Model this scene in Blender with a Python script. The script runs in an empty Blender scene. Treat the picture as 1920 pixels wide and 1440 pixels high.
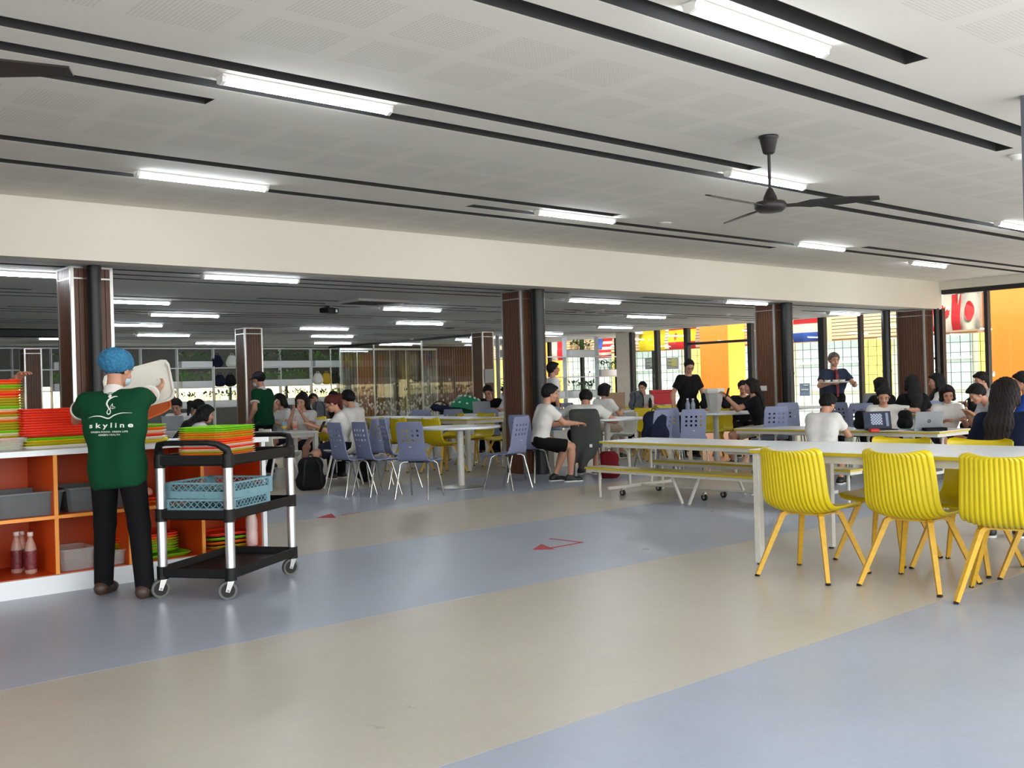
import bpy, math, random
import numpy as np
from mathutils import Vector, Matrix, Euler
random.seed(7); np.random.seed(7)
C = bpy.context.scene.collection
SC = bpy.context.scene
PI = math.pi
# ------------------------------------------------------------------ camera
YAW, PITCH, ROLL, FOC, CH = math.radians(41.05), math.radians(0.06), math.radians(1.61), 1924.5, 1.25
_cy, _sy = math.cos(YAW), math.sin(YAW)
FW = Vector((_sy*math.cos(PITCH), _cy*math.cos(PITCH), math.sin(PITCH)))
RT = Vector((_cy, -_sy, 0)); UP = RT.cross(FW)
RT, UP = RT*math.cos(ROLL)-UP*math.sin(ROLL), RT*math.sin(ROLL)+UP*math.cos(ROLL)
cam_data = bpy.data.cameras.new('camera'); cam = bpy.data.objects.new('camera', cam_data); C.objects.link(cam)
cam_data.sensor_fit = 'HORIZONTAL'; cam_data.sensor_width = 36; cam_data.lens = FOC/1920*36
cam_data.clip_start = 0.05; cam_data.clip_end = 300
cam.matrix_world = Matrix(((RT.x, UP.x, -FW.x, 0), (RT.y, UP.y, -FW.y, 0), (RT.z, UP.z, -FW.z, CH), (0, 0, 0, 1)))
SC.camera = cam
# ------------------------------------------------------------------ world, sun, exposure
w = bpy.data.worlds.new('sky'); SC.world = w; w.use_nodes = True
wn = w.node_tree.nodes; wl = w.node_tree.links
bg = wn['Background']; bg.inputs[1].default_value = 3.2
tc = wn.new('ShaderNodeTexCoord'); sx = wn.new('ShaderNodeSeparateXYZ'); cr = wn.new('ShaderNodeValToRGB')
wl.new(tc.outputs['Generated'], sx.inputs[0]); wl.new(sx.outputs['Z'], cr.inputs[0]); wl.new(cr.outputs[0], bg.inputs[0])
cr.color_ramp.elements[0].position = 0.0; cr.color_ramp.elements[0].color = (1.0, 0.97, 0.92, 1)
cr.color_ramp.elements[1].position = 0.7; cr.color_ramp.elements[1].color = (0.62, 0.78, 1.0, 1)
sd = bpy.data.lights.new('sun', 'SUN'); sun = bpy.data.objects.new('sun', sd); C.objects.link(sun)
sd.energy = 6.0; sd.color = (1, 0.95, 0.86); sd.angle = math.radians(2)
sun.rotation_euler = Vector((-0.25, -0.5, 0.8)).to_track_quat('Z', 'Y').to_euler()
SC.view_settings.view_transform = 'Standard'; SC.view_settings.look = 'None'
SC.view_settings.gamma = 1; SC.view_settings.use_curve_mapping = False
SC.view_settings.exposure = 0.9
cy_ = SC.cycles
cy_.max_bounces = 8; cy_.diffuse_bounces = 4; cy_.glossy_bounces = 3; cy_.transmission_bounces = 4; cy_.transparent_max_bounces = 10
cy_.caustics_reflective = False; cy_.caustics_refractive = False; cy_.sample_clamp_indirect = 6
# ------------------------------------------------------------------ helpers
def atz(px, py, z):
    d = FW*FOC + RT*(px-960) - UP*(py-720)
    return Vector((0, 0, CH)) + d*((z-CH)/d.z)
def atd(px, D):
    "ground point seen in column px (at eye level) at depth D"
    d = FW*FOC + RT*(px-960) - UP*(px-960)*math.tan(-ROLL)
    d = d/FOC*D
    return Vector((d.x, d.y, 0))
def lin(c):
    return tuple(((v/255)/12.92 if v/255 <= 0.04045 else ((v/255+0.055)/1.055)**2.4) for v in c)
MATS = {}
def mat(name, col, rough=0.5, metal=0.0, var=0.06, scale=8.0, bump=0.0, emit=None, estr=0, spec=0.5, stretch=None, alpha=1, coat=0, trans=0):
    if name in MATS: return MATS[name]
    m = bpy.data.materials.new(name); m.use_nodes = True; MATS[name] = m
    nt = m.node_tree; b = nt.nodes['Principled BSDF']; c = lin(col)
    b.inputs['Roughness'].default_value = rough; b.inputs['Metallic'].default_value = metal
    b.inputs['Specular IOR Level'].default_value = spec; b.inputs['Coat Weight'].default_value = coat
    b.inputs['Alpha'].default_value = alpha; b.inputs['Transmission Weight'].default_value = trans
    m.diffuse_color = (*c, 1)
    if emit:
        b.inputs['Emission Color'].default_value = (*lin(emit), 1); b.inputs['Emission Strength'].default_value = estr
    t = nt.nodes.new('ShaderNodeTexCoord'); n = nt.nodes.new('ShaderNodeTexNoise')
    n.inputs['Scale'].default_value = scale; n.inputs['Detail'].default_value = 4
    if stretch:
        mp = nt.nodes.new('ShaderNodeMapping'); mp.inputs['Scale'].default_value = stretch
        nt.links.new(t.outputs['Object'], mp.inputs[0]); nt.links.new(mp.outputs[0], n.inputs[0])
    else: nt.links.new(t.outputs['Object'], n.inputs[0])
    mr = nt.nodes.new('ShaderNodeMapRange'); mr.inputs['From Min'].default_value = 0.3; mr.inputs['From Max'].default_value = 0.7
    mr.inputs['To Min'].default_value = 1-var; mr.inputs['To Max'].default_value = 1+var
    nt.links.new(n.outputs[0], mr.inputs[0])
    mx = nt.nodes.new('ShaderNodeVectorMath'); mx.operation = 'SCALE'; mx.inputs[0].default_value = c
    nt.links.new(mr.outputs[0], mx.inputs['Scale']); nt.links.new(mx.outputs[0], b.inputs['Base Color'])
    if bump:
        bp = nt.nodes.new('ShaderNodeBump'); bp.inputs['Strength'].default_value = bump; bp.inputs['Distance'].default_value = 0.01
        nt.links.new(n.outputs[0], bp.inputs['Height']); nt.links.new(bp.outputs[0], b.inputs['Normal'])
    return m
def glass_mat(name, tint=(244, 248, 246), refl=0.8):
    if name in MATS: return MATS[name]
    m = bpy.data.materials.new(name); m.use_nodes = True; MATS[name] = m
    nt = m.node_tree; nt.nodes.remove(nt.nodes['Principled BSDF']); o = nt.nodes['Material Output']
    tr = nt.nodes.new('ShaderNodeBsdfTransparent'); tr.inputs[0].default_value = (*lin(tint), 1)
    gl = nt.nodes.new('ShaderNodeBsdfGlossy'); gl.inputs['Roughness'].default_value = 0.02
    fr = nt.nodes.new('ShaderNodeLayerWeight'); fr.inputs['Blend'].default_value = 0.5
    pw = nt.nodes.new('ShaderNodeMath'); pw.operation = 'POWER'; pw.inputs[1].default_value = 5.0; nt.links.new(fr.outputs['Facing'], pw.inputs[0])
    ad = nt.nodes.new('ShaderNodeMath'); ad.operation = 'ADD'; ad.inputs[1].default_value = 0.045; nt.links.new(pw.outputs[0], ad.inputs[0])
    ml = nt.nodes.new('ShaderNodeMath'); ml.operation = 'MULTIPLY'; ml.inputs[1].default_value = refl
    nt.links.new(ad.outputs[0], ml.inputs[0])
    mi = nt.nodes.new('ShaderNodeMixShader'); nt.links.new(ml.outputs[0], mi.inputs[0]); nt.links.new(tr.outputs[0], mi.inputs[1]); nt.links.new(gl.outputs[0], mi.inputs[2])
    nt.links.new(mi.outputs[0], o.inputs[0])
    return m
def tag(o, label=None, cat=None, group=None, kind=None):
    if label: o['label'] = label
    if cat: o['category'] = cat
    if group: o['group'] = group
    if kind: o['kind'] = kind
    return o
def empty(name, loc=(0, 0, 0), rz=0, label=None, cat=None, group=None, kind=None, parent=None):
    o = bpy.data.objects.new(name, None); o.empty_display_size = 0.1; C.objects.link(o)
    o.location = loc; o.rotation_euler = (0, 0, rz); o.parent = parent
    return tag(o, label, cat, group, kind)
def link(name, me, parent=None, loc=None, rot=None, **kw):
    o = bpy.data.objects.new(name, me); C.objects.link(o)
    if parent: o.parent = parent
    if loc is not None: o.location = loc
    if rot is not None: o.rotation_euler = rot
    return tag(o, **kw)
def kids(o): return list(o.children)
def copy_tree(o, parent=None):
    c = o.copy(); C.objects.link(c); c.parent = parent
    for ch in kids(o): copy_tree(ch, c)
    return c
class MB:
    def __init__(s): s.v = []; s.f = []; s.m = []; s.sm = []
    def add(s, vs, fs, mi=0, smooth=False):
        b = len(s.v); s.v += [tuple(v) for v in vs]
        for f in fs: s.f.append(tuple(b+i for i in f)); s.m.append(mi); s.sm.append(smooth)
        return s
    def box(s, x0, x1, y0, y1, z0, z1, mi=0, M=None, bev=0):
        if bev:
            # chamfered vertical + horizontal edges
            vs = []; b = bev
            for z, i in ((z0, b), (z0+b, 0), (z1-b, 0), (z1, b)):
                for x, y in ((x0+i+b, y0+i), (x1-i-b, y0+i), (x1-i, y0+i+b), (x1-i, y1-i-b), (x1-i-b, y1-i), (x0+i+b, y1-i), (x0+i, y1-i-b), (x0+i, y0+i+b)): vs.append(Vector((x, y, z)))
            fs = [tuple(range(7, -1, -1)), tuple(range(24, 32))]
            for k in range(3):
                for j in range(8): fs.append((k*8+j, k*8+(j+1) % 8, k*8+8+(j+1) % 8, k*8+8+j))
        else:
            vs = [Vector((x, y, z)) for z in (z0, z1) for x, y in ((x0, y0), (x1, y0), (x1, y1), (x0, y1))]
            fs = [(3, 2, 1, 0), (4, 5, 6, 7), (0, 1, 5, 4), (1, 2, 6, 5), (2, 3, 7, 6), (3, 0, 4, 7)]
        if M is not None: vs = [M @ v for v in vs]
        return s.add(vs, fs, mi)
    def cyl(s, p0, p1, r0, r1=None, n=12, mi=0, smooth=True, caps=True):
        p0 = Vector(p0); p1 = Vector(p1); r1 = r0 if r1 is None else r1
        a = (p1-p0).normalized(); u = a.orthogonal().normalized(); w_ = a.cross(u)
        vs = []
        for p, r in ((p0, r0), (p1, r1)):
            for k in range(n): t = 2*PI*k/n; vs.append(p+(u*math.cos(t)+w_*math.sin(t))*r)
        s.add(vs, [(k, (k+1) % n, n+(k+1) % n, n+k) for k in range(n)], mi, smooth)
        if caps: s.add(vs[:n], [tuple(range(n-1, -1, -1))], mi); s.add(vs[n:], [tuple(range(n))], mi)
        return s
    def tube(s, pts, r, n=8, mi=0, flat=None, caps=True, square=False):
        pts = [Vector(p) for p in pts]; N = len(pts); rs = r if isinstance(r, (list, tuple)) else [r]*N
        up = None; vs = []
        for i, p in enumerate(pts):
            t = (pts[min(i+1, N-1)]-pts[max(i-1, 0)]).normalized()
            if up is None: up = t.orthogonal().normalized() if flat is None else (Vector(flat)-t*t.dot(Vector(flat))).normalized()
            up = (up-t*t.dot(up)).normalized(); sd_ = t.cross(up)
            for k in range(n):
                a = 2*PI*(k+(0.5 if square else 0))/n; vs.append(p+(up*math.cos(a)+sd_*math.sin(a))*rs[i])
        fs = [(i*n+k, i*n+(k+1) % n, (i+1)*n+(k+1) % n, (i+1)*n+k) for i in range(N-1) for k in range(n)]
        s.add(vs, fs, mi, not square)
        if caps: s.add(vs[:n], [tuple(range(n-1, -1, -1))], mi); s.add(vs[-n:], [tuple(range(n))], mi)
        return s
    def lathe(s, prof, n=24, c=(0, 0, 0), mi=0, smooth=True):
        vs = [(c[0]+r*math.cos(2*PI*k/n), c[1]+r*math.sin(2*PI*k/n), c[2]+z) for r, z in prof for k in range(n)]
        fs = [(i*n+k, i*n+(k+1) % n, (i+1)*n+(k+1) % n, (i+1)*n+k) for i in range(len(prof)-1) for k in range(n)]
        return s.add(vs, fs, mi, smooth)
    def prism(s, poly, z0, z1, mi=0, M=None):
        n = len(poly); vs = [Vector((x, y, z)) for z in (z0, z1) for x, y in poly]
        if M is not None: vs = [M @ v for v in vs]
        return s.add(vs, [tuple(range(n-1, -1, -1)), tuple(range(n, 2*n))]+[(k, (k+1) % n, n+(k+1) % n, n+k) for k in range(n)], mi)
    def grid(s, fn, nu, nv, mi=0, smooth=True, thick=None):
        vs = [Vector(fn(i/(nu-1), j/(nv-1))) for j in range(nv) for i in range(nu)]
        fs = [(j*nu+i, j*nu+i+1, (j+1)*nu+i+1, (j+1)*nu+i) for j in range(nv-1) for i in range(nu-1)]
        return s.add(vs, fs, mi, smooth)
    def mesh(s, name, mats):
        me = bpy.data.meshes.new(name); me.from_pydata(s.v, [], s.f)
        for m in (mats if isinstance(mats, (list, tuple)) else [mats]): me.materials.append(m)
        me.polygons.foreach_set('material_index', s.m); me.polygons.foreach_set('use_smooth', s.sm); me.update()
        return me
    def build(s, name, mats, parent=None, loc=None, rot=None, **kw):
        return link(name, s.mesh(name, mats), parent, loc, rot, **kw)
def rotz(a): return Matrix.Rotation(a, 4, 'Z')
def az(deg):
    "z rotation for an object whose front is +Y so that it faces compass azimuth deg (0 = +Y, 90 = +X)"
    return -math.radians(deg)
# ------------------------------------------------------------------ colours
white_paint = mat('white_paint', (226, 224, 216), 0.55, var=0.02)
M_yel = mat('yellow_plastic', (208, 186, 14), 0.38, var=0.05, scale=5)
M_yelleg = mat('yellow_metal', (208, 162, 46), 0.45, var=0.1, scale=30)
M_yeledge = mat('yellow_edging', (196, 172, 30), 0.4)
M_rub = mat('black_rubber', (22, 22, 22), 0.7)
M_chrome = mat('chrome', (205, 205, 200), 0.18, 1.0, var=0.03)
M_alu = mat('aluminium', (200, 202, 204), 0.32, 0.9, var=0.04, stretch=(40, 40, 1))
M_purple = mat('periwinkle_plastic', (122, 130, 160), 0.45, var=0.04)
M_white = mat('white_laminate', (222, 226, 228), 0.3, var=0.02)
M_whitemet = mat('white_metal', (205, 203, 194), 0.42, var=0.05, scale=20)
M_whitepl = mat('white_plastic', (222, 221, 214), 0.4, var=0.02)
M_blackpl = mat('black_plastic', (12, 12, 13), 0.5, var=0.1, scale=20, spec=0.3)
M_orange = mat('orange_laminate', (204, 74, 8), 0.42, var=0.05, scale=3)
M_orangeedge = mat('light_orange_edge', (232, 146, 56), 0.45)
M_wood = mat('walnut_slat', (96, 62, 42), 0.5, var=0.28, scale=6, stretch=(12, 12, 0.6))
M_wood2 = mat('dark_walnut_groove', (40, 24, 16), 0.6)
M_steel = mat('steel_trim', (190, 190, 186), 0.3, 0.85)
M_dark = mat('dark_frame', (34, 34, 36), 0.5)
M_pipe = mat('black_pipe', (17, 19, 20), 0.42)
M_slot = mat('slot_black', (44, 42, 40), 0.7)
M_lamp = mat('lamp_diffuser', (255, 255, 255), 0.5, emit=(238, 246, 255), estr=20.0)
M_skin = mat('skin', (188, 138, 112), 0.5, var=0.04)
M_leaf = mat('leaf_green', (104, 152, 78), 0.45, var=0.25, scale=12)
M_leafd = mat('leaf_dark_green', (70, 112, 58), 0.45, var=0.25, scale=12)
GL = glass_mat('clear_glass')
# ------------------------------------------------------------------ the setting
ZU, ZL = 3.12, 2.58           # near ceiling, far ceiling
BY0, BY1 = 10.08, 10.34       # the deep beam between them
XW = 20.6                     # window wall
YB = 26.9                     # back wall
def floor_mat(name, col):
    m = mat(name, col, 0.33, var=0.0)
    nt = m.node_tree; b = nt.nodes['Principled BSDF']; N = nt.nodes; L = nt.links
    t = N.new('ShaderNodeTexCoord')
    n1 = N.new('ShaderNodeTexNoise'); n1.inputs['Scale'].default_value = 1.1; n1.inputs['Detail'].default_value = 6; n1.inputs['Roughness'].default_value = 0.6
    n2 = N.new('ShaderNodeTexNoise'); n2.inputs['Scale'].default_value = 55; n2.inputs['Detail'].default_value = 3
    n3 = N.new('ShaderNodeTexNoise'); n3.inputs['Scale'].default_value = 7; n3.inputs['Detail'].default_value = 5; n3.inputs['Distortion'].default_value = 1.2
    for n in (n1, n2, n3): L.new(t.outputs['Object'], n.inputs[0])
    def rng(n, a, b_, lo=0.3, hi=0.7):
        r = N.new('ShaderNodeMapRange'); r.inputs[1].default_value = lo; r.inputs[2].default_value = hi; r.inputs[3].default_value = a; r.inputs[4].default_value = b_; L.new(n.outputs[0], r.inputs[0]); return r
    a = rng(n1, 0.9, 1.07, 0.1, 0.9); c = rng(n2, 0.93, 1.07, 0.1, 0.9); d = rng(n3, 0.95, 1.05, 0.1, 0.9)
    m1 = N.new('ShaderNodeMath'); m1.operation = 'MULTIPLY'; L.new(a.outputs[0], m1.inputs[0]); L.new(c.outputs[0], m1.inputs[1])
    m2 = N.new('ShaderNodeMath'); m2.operation = 'MULTIPLY'; L.new(m1.outputs[0], m2.inputs[0]); L.new(d.outputs[0], m2.inputs[1])
    m3 = N.new('ShaderNodeMath'); m3.operation = 'MULTIPLY'; L.new(m2.outputs[0], m3.inputs[0]); m3.inputs[1].default_value = 1.0
    vm = N.new('ShaderNodeVectorMath'); vm.operation = 'SCALE'; vm.inputs[0].default_value = lin(col); L.new(m3.outputs[0], vm.inputs['Scale'])
    L.new(vm.outputs[0], b.inputs['Base Color'])
    r = rng(n1, 0.22, 0.44, 0.1, 0.9); L.new(r.outputs[0], b.inputs['Roughness'])
    bp = N.new('ShaderNodeBump'); bp.inputs['Strength'].default_value = 0.08; bp.inputs['Distance'].default_value = 0.002; L.new(n3.outputs[0], bp.inputs['Height']); L.new(bp.outputs[0], b.inputs['Normal'])
    return m
M_blue = floor_mat('blue_vinyl', (160, 167, 180)); M_beige = floor_mat('beige_vinyl', (184, 176, 162))
M_seam = mat('floor_seam', (58, 60, 64), 0.7)
fl = MB().box(-8, XW+0.1, -6, YB+4, -0.12, -0.004).build('floor', M_seam, kind='structure')
ys = [-6, -1.4, 0.65, 2.73, 4.79, 6.97, 8.88, 10.95, 13.0, 15.1, 17.2, 19.3, 21.4, 23.5, YB+4]
for i in range(len(ys)-1):
    MB().box(-8, XW+0.1, ys[i]+0.002, ys[i+1]-0.002, -0.004, 0).build('floor_stripe', M_blue if i % 2 == 0 else M_beige, fl)
# fix phase: 2.73..4.79 must be beige
# red tape marks
M_red = mat('red_tape', (168, 34, 44), 0.5)
def tape(pts, w_=0.03):
    b = MB(); pts = [Vector(p) for p in pts]
    for p, q in zip(pts, pts[1:]):
        d = (q-p).normalized(); n = Vector((-d.y, d.x, 0))*w_/2
        b.add([p+n, p-n, q-n, q+n, p+n+Vector((0, 0, .0015)), p-n+Vector((0, 0, .0015)), q-n+Vector((0, 0, .0015)), q+n+Vector((0, 0, .0015))], [(0, 1, 2, 3), (7, 6, 5, 4), (0, 4, 5, 1), (1, 5, 6, 2), (2, 6, 7, 3), (3, 7, 4, 0)])
    return b
P_ = lambda x, y: atz(x, y, 0.0)
b = tape([P_(1031, 1010), P_(1092, 1017), P_(1030, 1028)])
t0, t1, t2 = P_(998, 1031), P_(1015, 1020), P_(1040, 1030)
b.add([t0, t1, t2]+[v+Vector((0, 0, .0015)) for v in (t0, t1, t2)], [(0, 1, 2), (5, 4, 3), (0, 3, 4, 1), (1, 4, 5, 2), (2, 5, 3, 0)])
b.build('floor_arrow', M_red, label='red bent tape arrow on the blue floor stripe', cat='floor marking')
b = tape([P_(640, 966), P_(674, 961)], 0.025)
t0, t1, t2 = P_(594, 971), P_(622, 963), P_(630, 971)
b.add([t0, t1, t2]+[v+Vector((0, 0, .0015)) for v in (t0, t1, t2)], [(0, 1, 2), (5, 4, 3), (0, 3, 4, 1), (1, 4, 5, 2), (2, 5, 3, 0)])
tape([P_(622, 969), P_(650, 964)], 0.025); b.build('floor_arrow', M_red, label='small red arrow mark on the far beige stripe near the trolley', cat='floor marking')
# ceilings with recessed slots
def perf_mat(name, col, y0, pitch_y):
    m = mat(name, col, 0.85, var=0.015, scale=2)
    nt = m.node_tree; N = nt.nodes; L = nt.links; b = N['Principled BSDF']
    t = N.new('ShaderNodeTexCoord'); s = N.new('ShaderNodeSeparateXYZ'); L.new(t.outputs['Object'], s.inputs[0])
    def M2(op, a, b_=None):
        n = N.new('ShaderNodeMath'); n.operation = op
        for i, v in enumerate((a, b_)):
            if v is None: continue
            if isinstance(v, (int, float)): n.inputs[i].default_value = v
            else: L.new(v, n.inputs[i])
        return n.outputs[0]
    def band(v, off, pitch, size): return M2('LESS_THAN', M2('MULTIPLY', M2('FRACT', M2('DIVIDE', M2('SUBTRACT', v, off), pitch)), pitch), size)
    X, Y = s.outputs[0], s.outputs[1]
    px_ = band(X, 1.9, 0.6, 0.46)
    # rows of patches between the slot groups (period 2.43)
    yy = M2('MULTIPLY', M2('FRACT', M2('DIVIDE', M2('SUBTRACT', Y, y0), 2.43)), 2.43)
    r1 = M2('MULTIPLY', M2('GREATER_THAN', yy, 0.16), M2('LESS_THAN', yy, 0.56)); r2 = M2('MULTIPLY', M2('GREATER_THAN', yy, 0.68), M2('LESS_THAN', yy, 1.08))
    row = M2('ADD', r1, r2); patch = M2('MULTIPLY', px_, row)
    def cell(v): return M2('SUBTRACT', M2('FRACT', M2('DIVIDE', v, 0.0235)), 0.5)
    cx, cy = cell(X), cell(Y); r = M2('ADD', M2('MULTIPLY', cx, cx), M2('MULTIPLY', cy, cy))
    hole = M2('MULTIPLY', M2('LESS_THAN', r, 0.1), patch)
    k = M2('SUBTRACT', 1.0, M2('MULTIPLY', hole, 0.17))
    old = b.inputs['Base Color'].links[0].from_socket
    vm = N.new('ShaderNodeVectorMath'); vm.operation = 'SCALE'; L.new(old, vm.inputs[0]); L.new(k, vm.inputs['Scale']); L.new(vm.outputs[0], b.inputs['Base Color'])
    return m
M_ceil = perf_mat('perforated_ceiling', (230, 225, 214), 6.36, 0.6)
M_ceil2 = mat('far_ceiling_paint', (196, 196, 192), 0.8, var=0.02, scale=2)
def ceiling(name, z, x0, x1, y0, y1, slots, m, depth=0.09):
    xs = sorted({x0, x1, *[v for s in slots for v in s[:2]]}); ys_ = sorted({y0, y1, *[v for s in slots for v in s[2:]]})
    b = MB()
    # merge columns: for every y band make runs in x
    for j in range(len(ys_)-1):
        ya, yb = ys_[j], ys_[j+1]; ym = (ya+yb)/2
        cuts = sorted((max(s[0], x0), min(s[1], x1)) for s in slots if s[2] < ym < s[3]); x = x0
        for a, c in cuts+[(x1, x1)]:
            if a > x: b.box(x, a, ya, yb, z, z+depth)
            x = max(x, c)
    o = b.build(name, m, kind='structure')
    for s in slots:
        q = MB(); X0, X1, Y0, Y1 = s; zt = z+depth
        q.box(X0, X1, Y0, Y1, zt-0.004, zt+0.01)
        for a in ((X0, X1, Y0, Y0+0.004), (X0, X1, Y1-0.004, Y1), (X0, X0+0.004, Y0, Y1), (X1-0.004, X1, Y0, Y1)): q.box(a[0], a[1], a[2], a[3], z+0.001, zt)
        q.build('ceiling_slot', M_slot, o)
    return o
W_ = 0.075
def S(x0, x1, y): return (x0, x1, y-W_, y+W_)
up_slots = [S(-8, 5.91, 3.01), S(-8, 20.3, 3.40), S(-8, 8.88, 3.77), S(-8, 7.71, 5.45), S(-8, 20.3, 5.83), S(-8, 2.9, 6.2), S(9.62, 20.3, 6.2),
            S(-8, 8.5, 7.88), S(13.75, 20.3, 7.88), S(6.68, 20.3, 8.27), S(-8, 12.6, 8.65), S(-8, 12, 0.57), S(-6, 20, 0.95), S(-8, 12, 1.33)]
ceiling('ceiling', ZU, -8, XW, -1.3, BY0, up_slots, M_ceil)
rnd = random.Random(3); lo_slots = []
W_ = 0.06
for g, yg in enumerate((10.85, 13.3, 15.8, 18.3, 20.8, 23.3, 25.6)):
    for k in range(3):
        y = yg+k*0.42
        x = -8+rnd.uniform(-1, 2)
        while x < 19:
            e = min(x+rnd.uniform(5, 10), 20.3); lo_slots.append(S(x, e, y)); x = e+rnd.choice((0.8, 1.6, 3.0))
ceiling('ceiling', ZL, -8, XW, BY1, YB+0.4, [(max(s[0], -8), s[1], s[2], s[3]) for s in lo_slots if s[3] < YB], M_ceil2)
M_beam = mat('beam_paint', (222, 214, 198), 0.75, var=0.015, scale=1.5)
MB().box(-8, XW-0.05, BY0, BY1, ZL-0.02, ZU+0.12).build('beam', M_beam, kind='structure')
# outer shell of the building above the ceilings and the closed sides
M_wall = mat('interior_wall_paint', (200, 198, 192), 0.8, var=0.02)
MB().box(-8.2, XW+0.3, -1.3, YB+4, 3.5, 3.7).build('roof_slab', M_wall, kind='structure')
MB().box(-8.2, XW, -1.4, -1.3, ZU, 3.5).build('trim_1', M_wall, kind='structure')
MB().box(-8.2, -8, 2, YB+4, 0, 3.5).build('wall_left', M_wall, kind='structure')
# window wall: mullions, header, soffit
MB().box(XW-0.14, XW+0.12, -2.5, BY0-0.001, 2.95, ZU-0.001).build('trim_2', M_beam, kind='structure')
hd = MB(); hd.box(XW-0.06, XW+0.06, -2.5, BY0-0.002, 2.86, 2.949)
hd.build('window_header', M_dark, kind='structure')
posts = [(10.12, .10), (9.18, .07), (7.9, .07), (6.3, .07), (4.4, .07), (2.4, .07), (0.3, .07), (10.72, .08), (11.95, .07), (12.9, .15), (14.85, .12), (16.8, .12), (17.8, .10), (18.68, .10)]
win = empty('window_1', (XW, 0, 0), kind='structure')
posts.sort()
for y, w_ in posts:
    zt = 2.9 if y < BY0 else ZL-0.001
    MB().box(-0.07, 0.07, y-w_/2, y+w_/2, 0, zt).build('mullion', M_dark, win)
for (a, wa), (c, wc) in zip(posts, posts[1:]):
    if a < BY0 < c and a < 10: pass
    zt = 2.88 if c < BY0+0.2 else ZL-0.002
    MB().box(-0.006, 0.006, a+wa/2, c-wc/2, 0.06, zt).build('pane', GL, win)
    MB().box(-0.04, 0.04, a+wa/2, c-wc/2, 0, 0.06).build('sill_rail', M_dark, win)
MB().box(-0.05, 0.05, 14.91, 16.74, 2.14, 2.2).build('transom', M_dark, win)
MB().box(-0.09, 0.07, 18.73, 19.2, 0, ZL-.002).build('wall_panel', mat('cream_wall', (226, 214, 196), 0.7), win)
# back wall and its neighbours
M_slatw = mat('wide_wood_slat', (112, 80, 62), 0.55, var=0.22, scale=5, stretch=(10, 10, 0.5))
wb = MB().box(-8, XW, YB+2.2, YB+2.35, 0, .95).box(-8, XW, YB+2.2, YB+2.35, 1.55, 3.4).box(-8, 6, YB+2.2, YB+2.35, .95, 1.55).build('wall_back', mat('back_wall_dark', (120, 120, 118), 0.8), kind='structure')
ws = MB().box(16.6, 22.3, YB+0.06, YB+0.16, 0, ZL-0.001).build('wall_slatted', mat('slat_backing', (58, 38, 28), 0.7), kind='structure')
sl = MB().box(-0.036, 0.036, -0.03, 0.0, 0, ZL-0.05).mesh('slat', M_slatw)
k = 0; x = 16.66
while x < 22.2:
    link('slat', sl, ws, (x, YB+0.06, 0.02)); x += 0.1
# right-hand partition behind column three: glazed wall in line Y=19.5 (side shelf seen through)

MB().box(XW, 22.5, 19.3, YB+0.4, ZL, ZL+.09).build('ceiling', M_ceil2, kind='structure')
MB().box(XW+.1, 22.5, 19.3, YB+4, -.12, 0).build('floor', M_beige, kind='structure')
w3 = empty('window_3', (22.3, 0, 0), kind='structure')
for i in range(6): MB().box(-.05, .05, 19.35+i*1.45, 19.45+i*1.45, .001, ZL-.001).build('mullion', M_dark, w3)
for i in range(5): MB().box(-.005, .005, 19.45+i*1.45, 20.8+i*1.45, .06, ZL-.002).build('pane', GL, w3)
wbk = empty('window_2', (13, YB+2.27, 0), kind='structure')
for i in range(8): MB().box(-6.6+i*1.9, -6.54+i*1.9, -.05, .05, .95, 1.55).build('mullion', M_dark, wbk)
for i in range(7): MB().box(-6.54+i*1.9, -4.7+i*1.9, -.005, .005, .951, 1.549).build('pane', GL, wbk)
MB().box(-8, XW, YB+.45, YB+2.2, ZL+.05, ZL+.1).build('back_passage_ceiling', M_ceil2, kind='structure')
MB().box(-20, 45, YB+14, YB+14.3, -.1, 6).build('yard_wall', mat('sunlit_cream_wall', (226, 200, 150), .8, var=.08, scale=.6), label='sunlit cream wall behind the building, seen through the back window strip', cat='wall')
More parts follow.
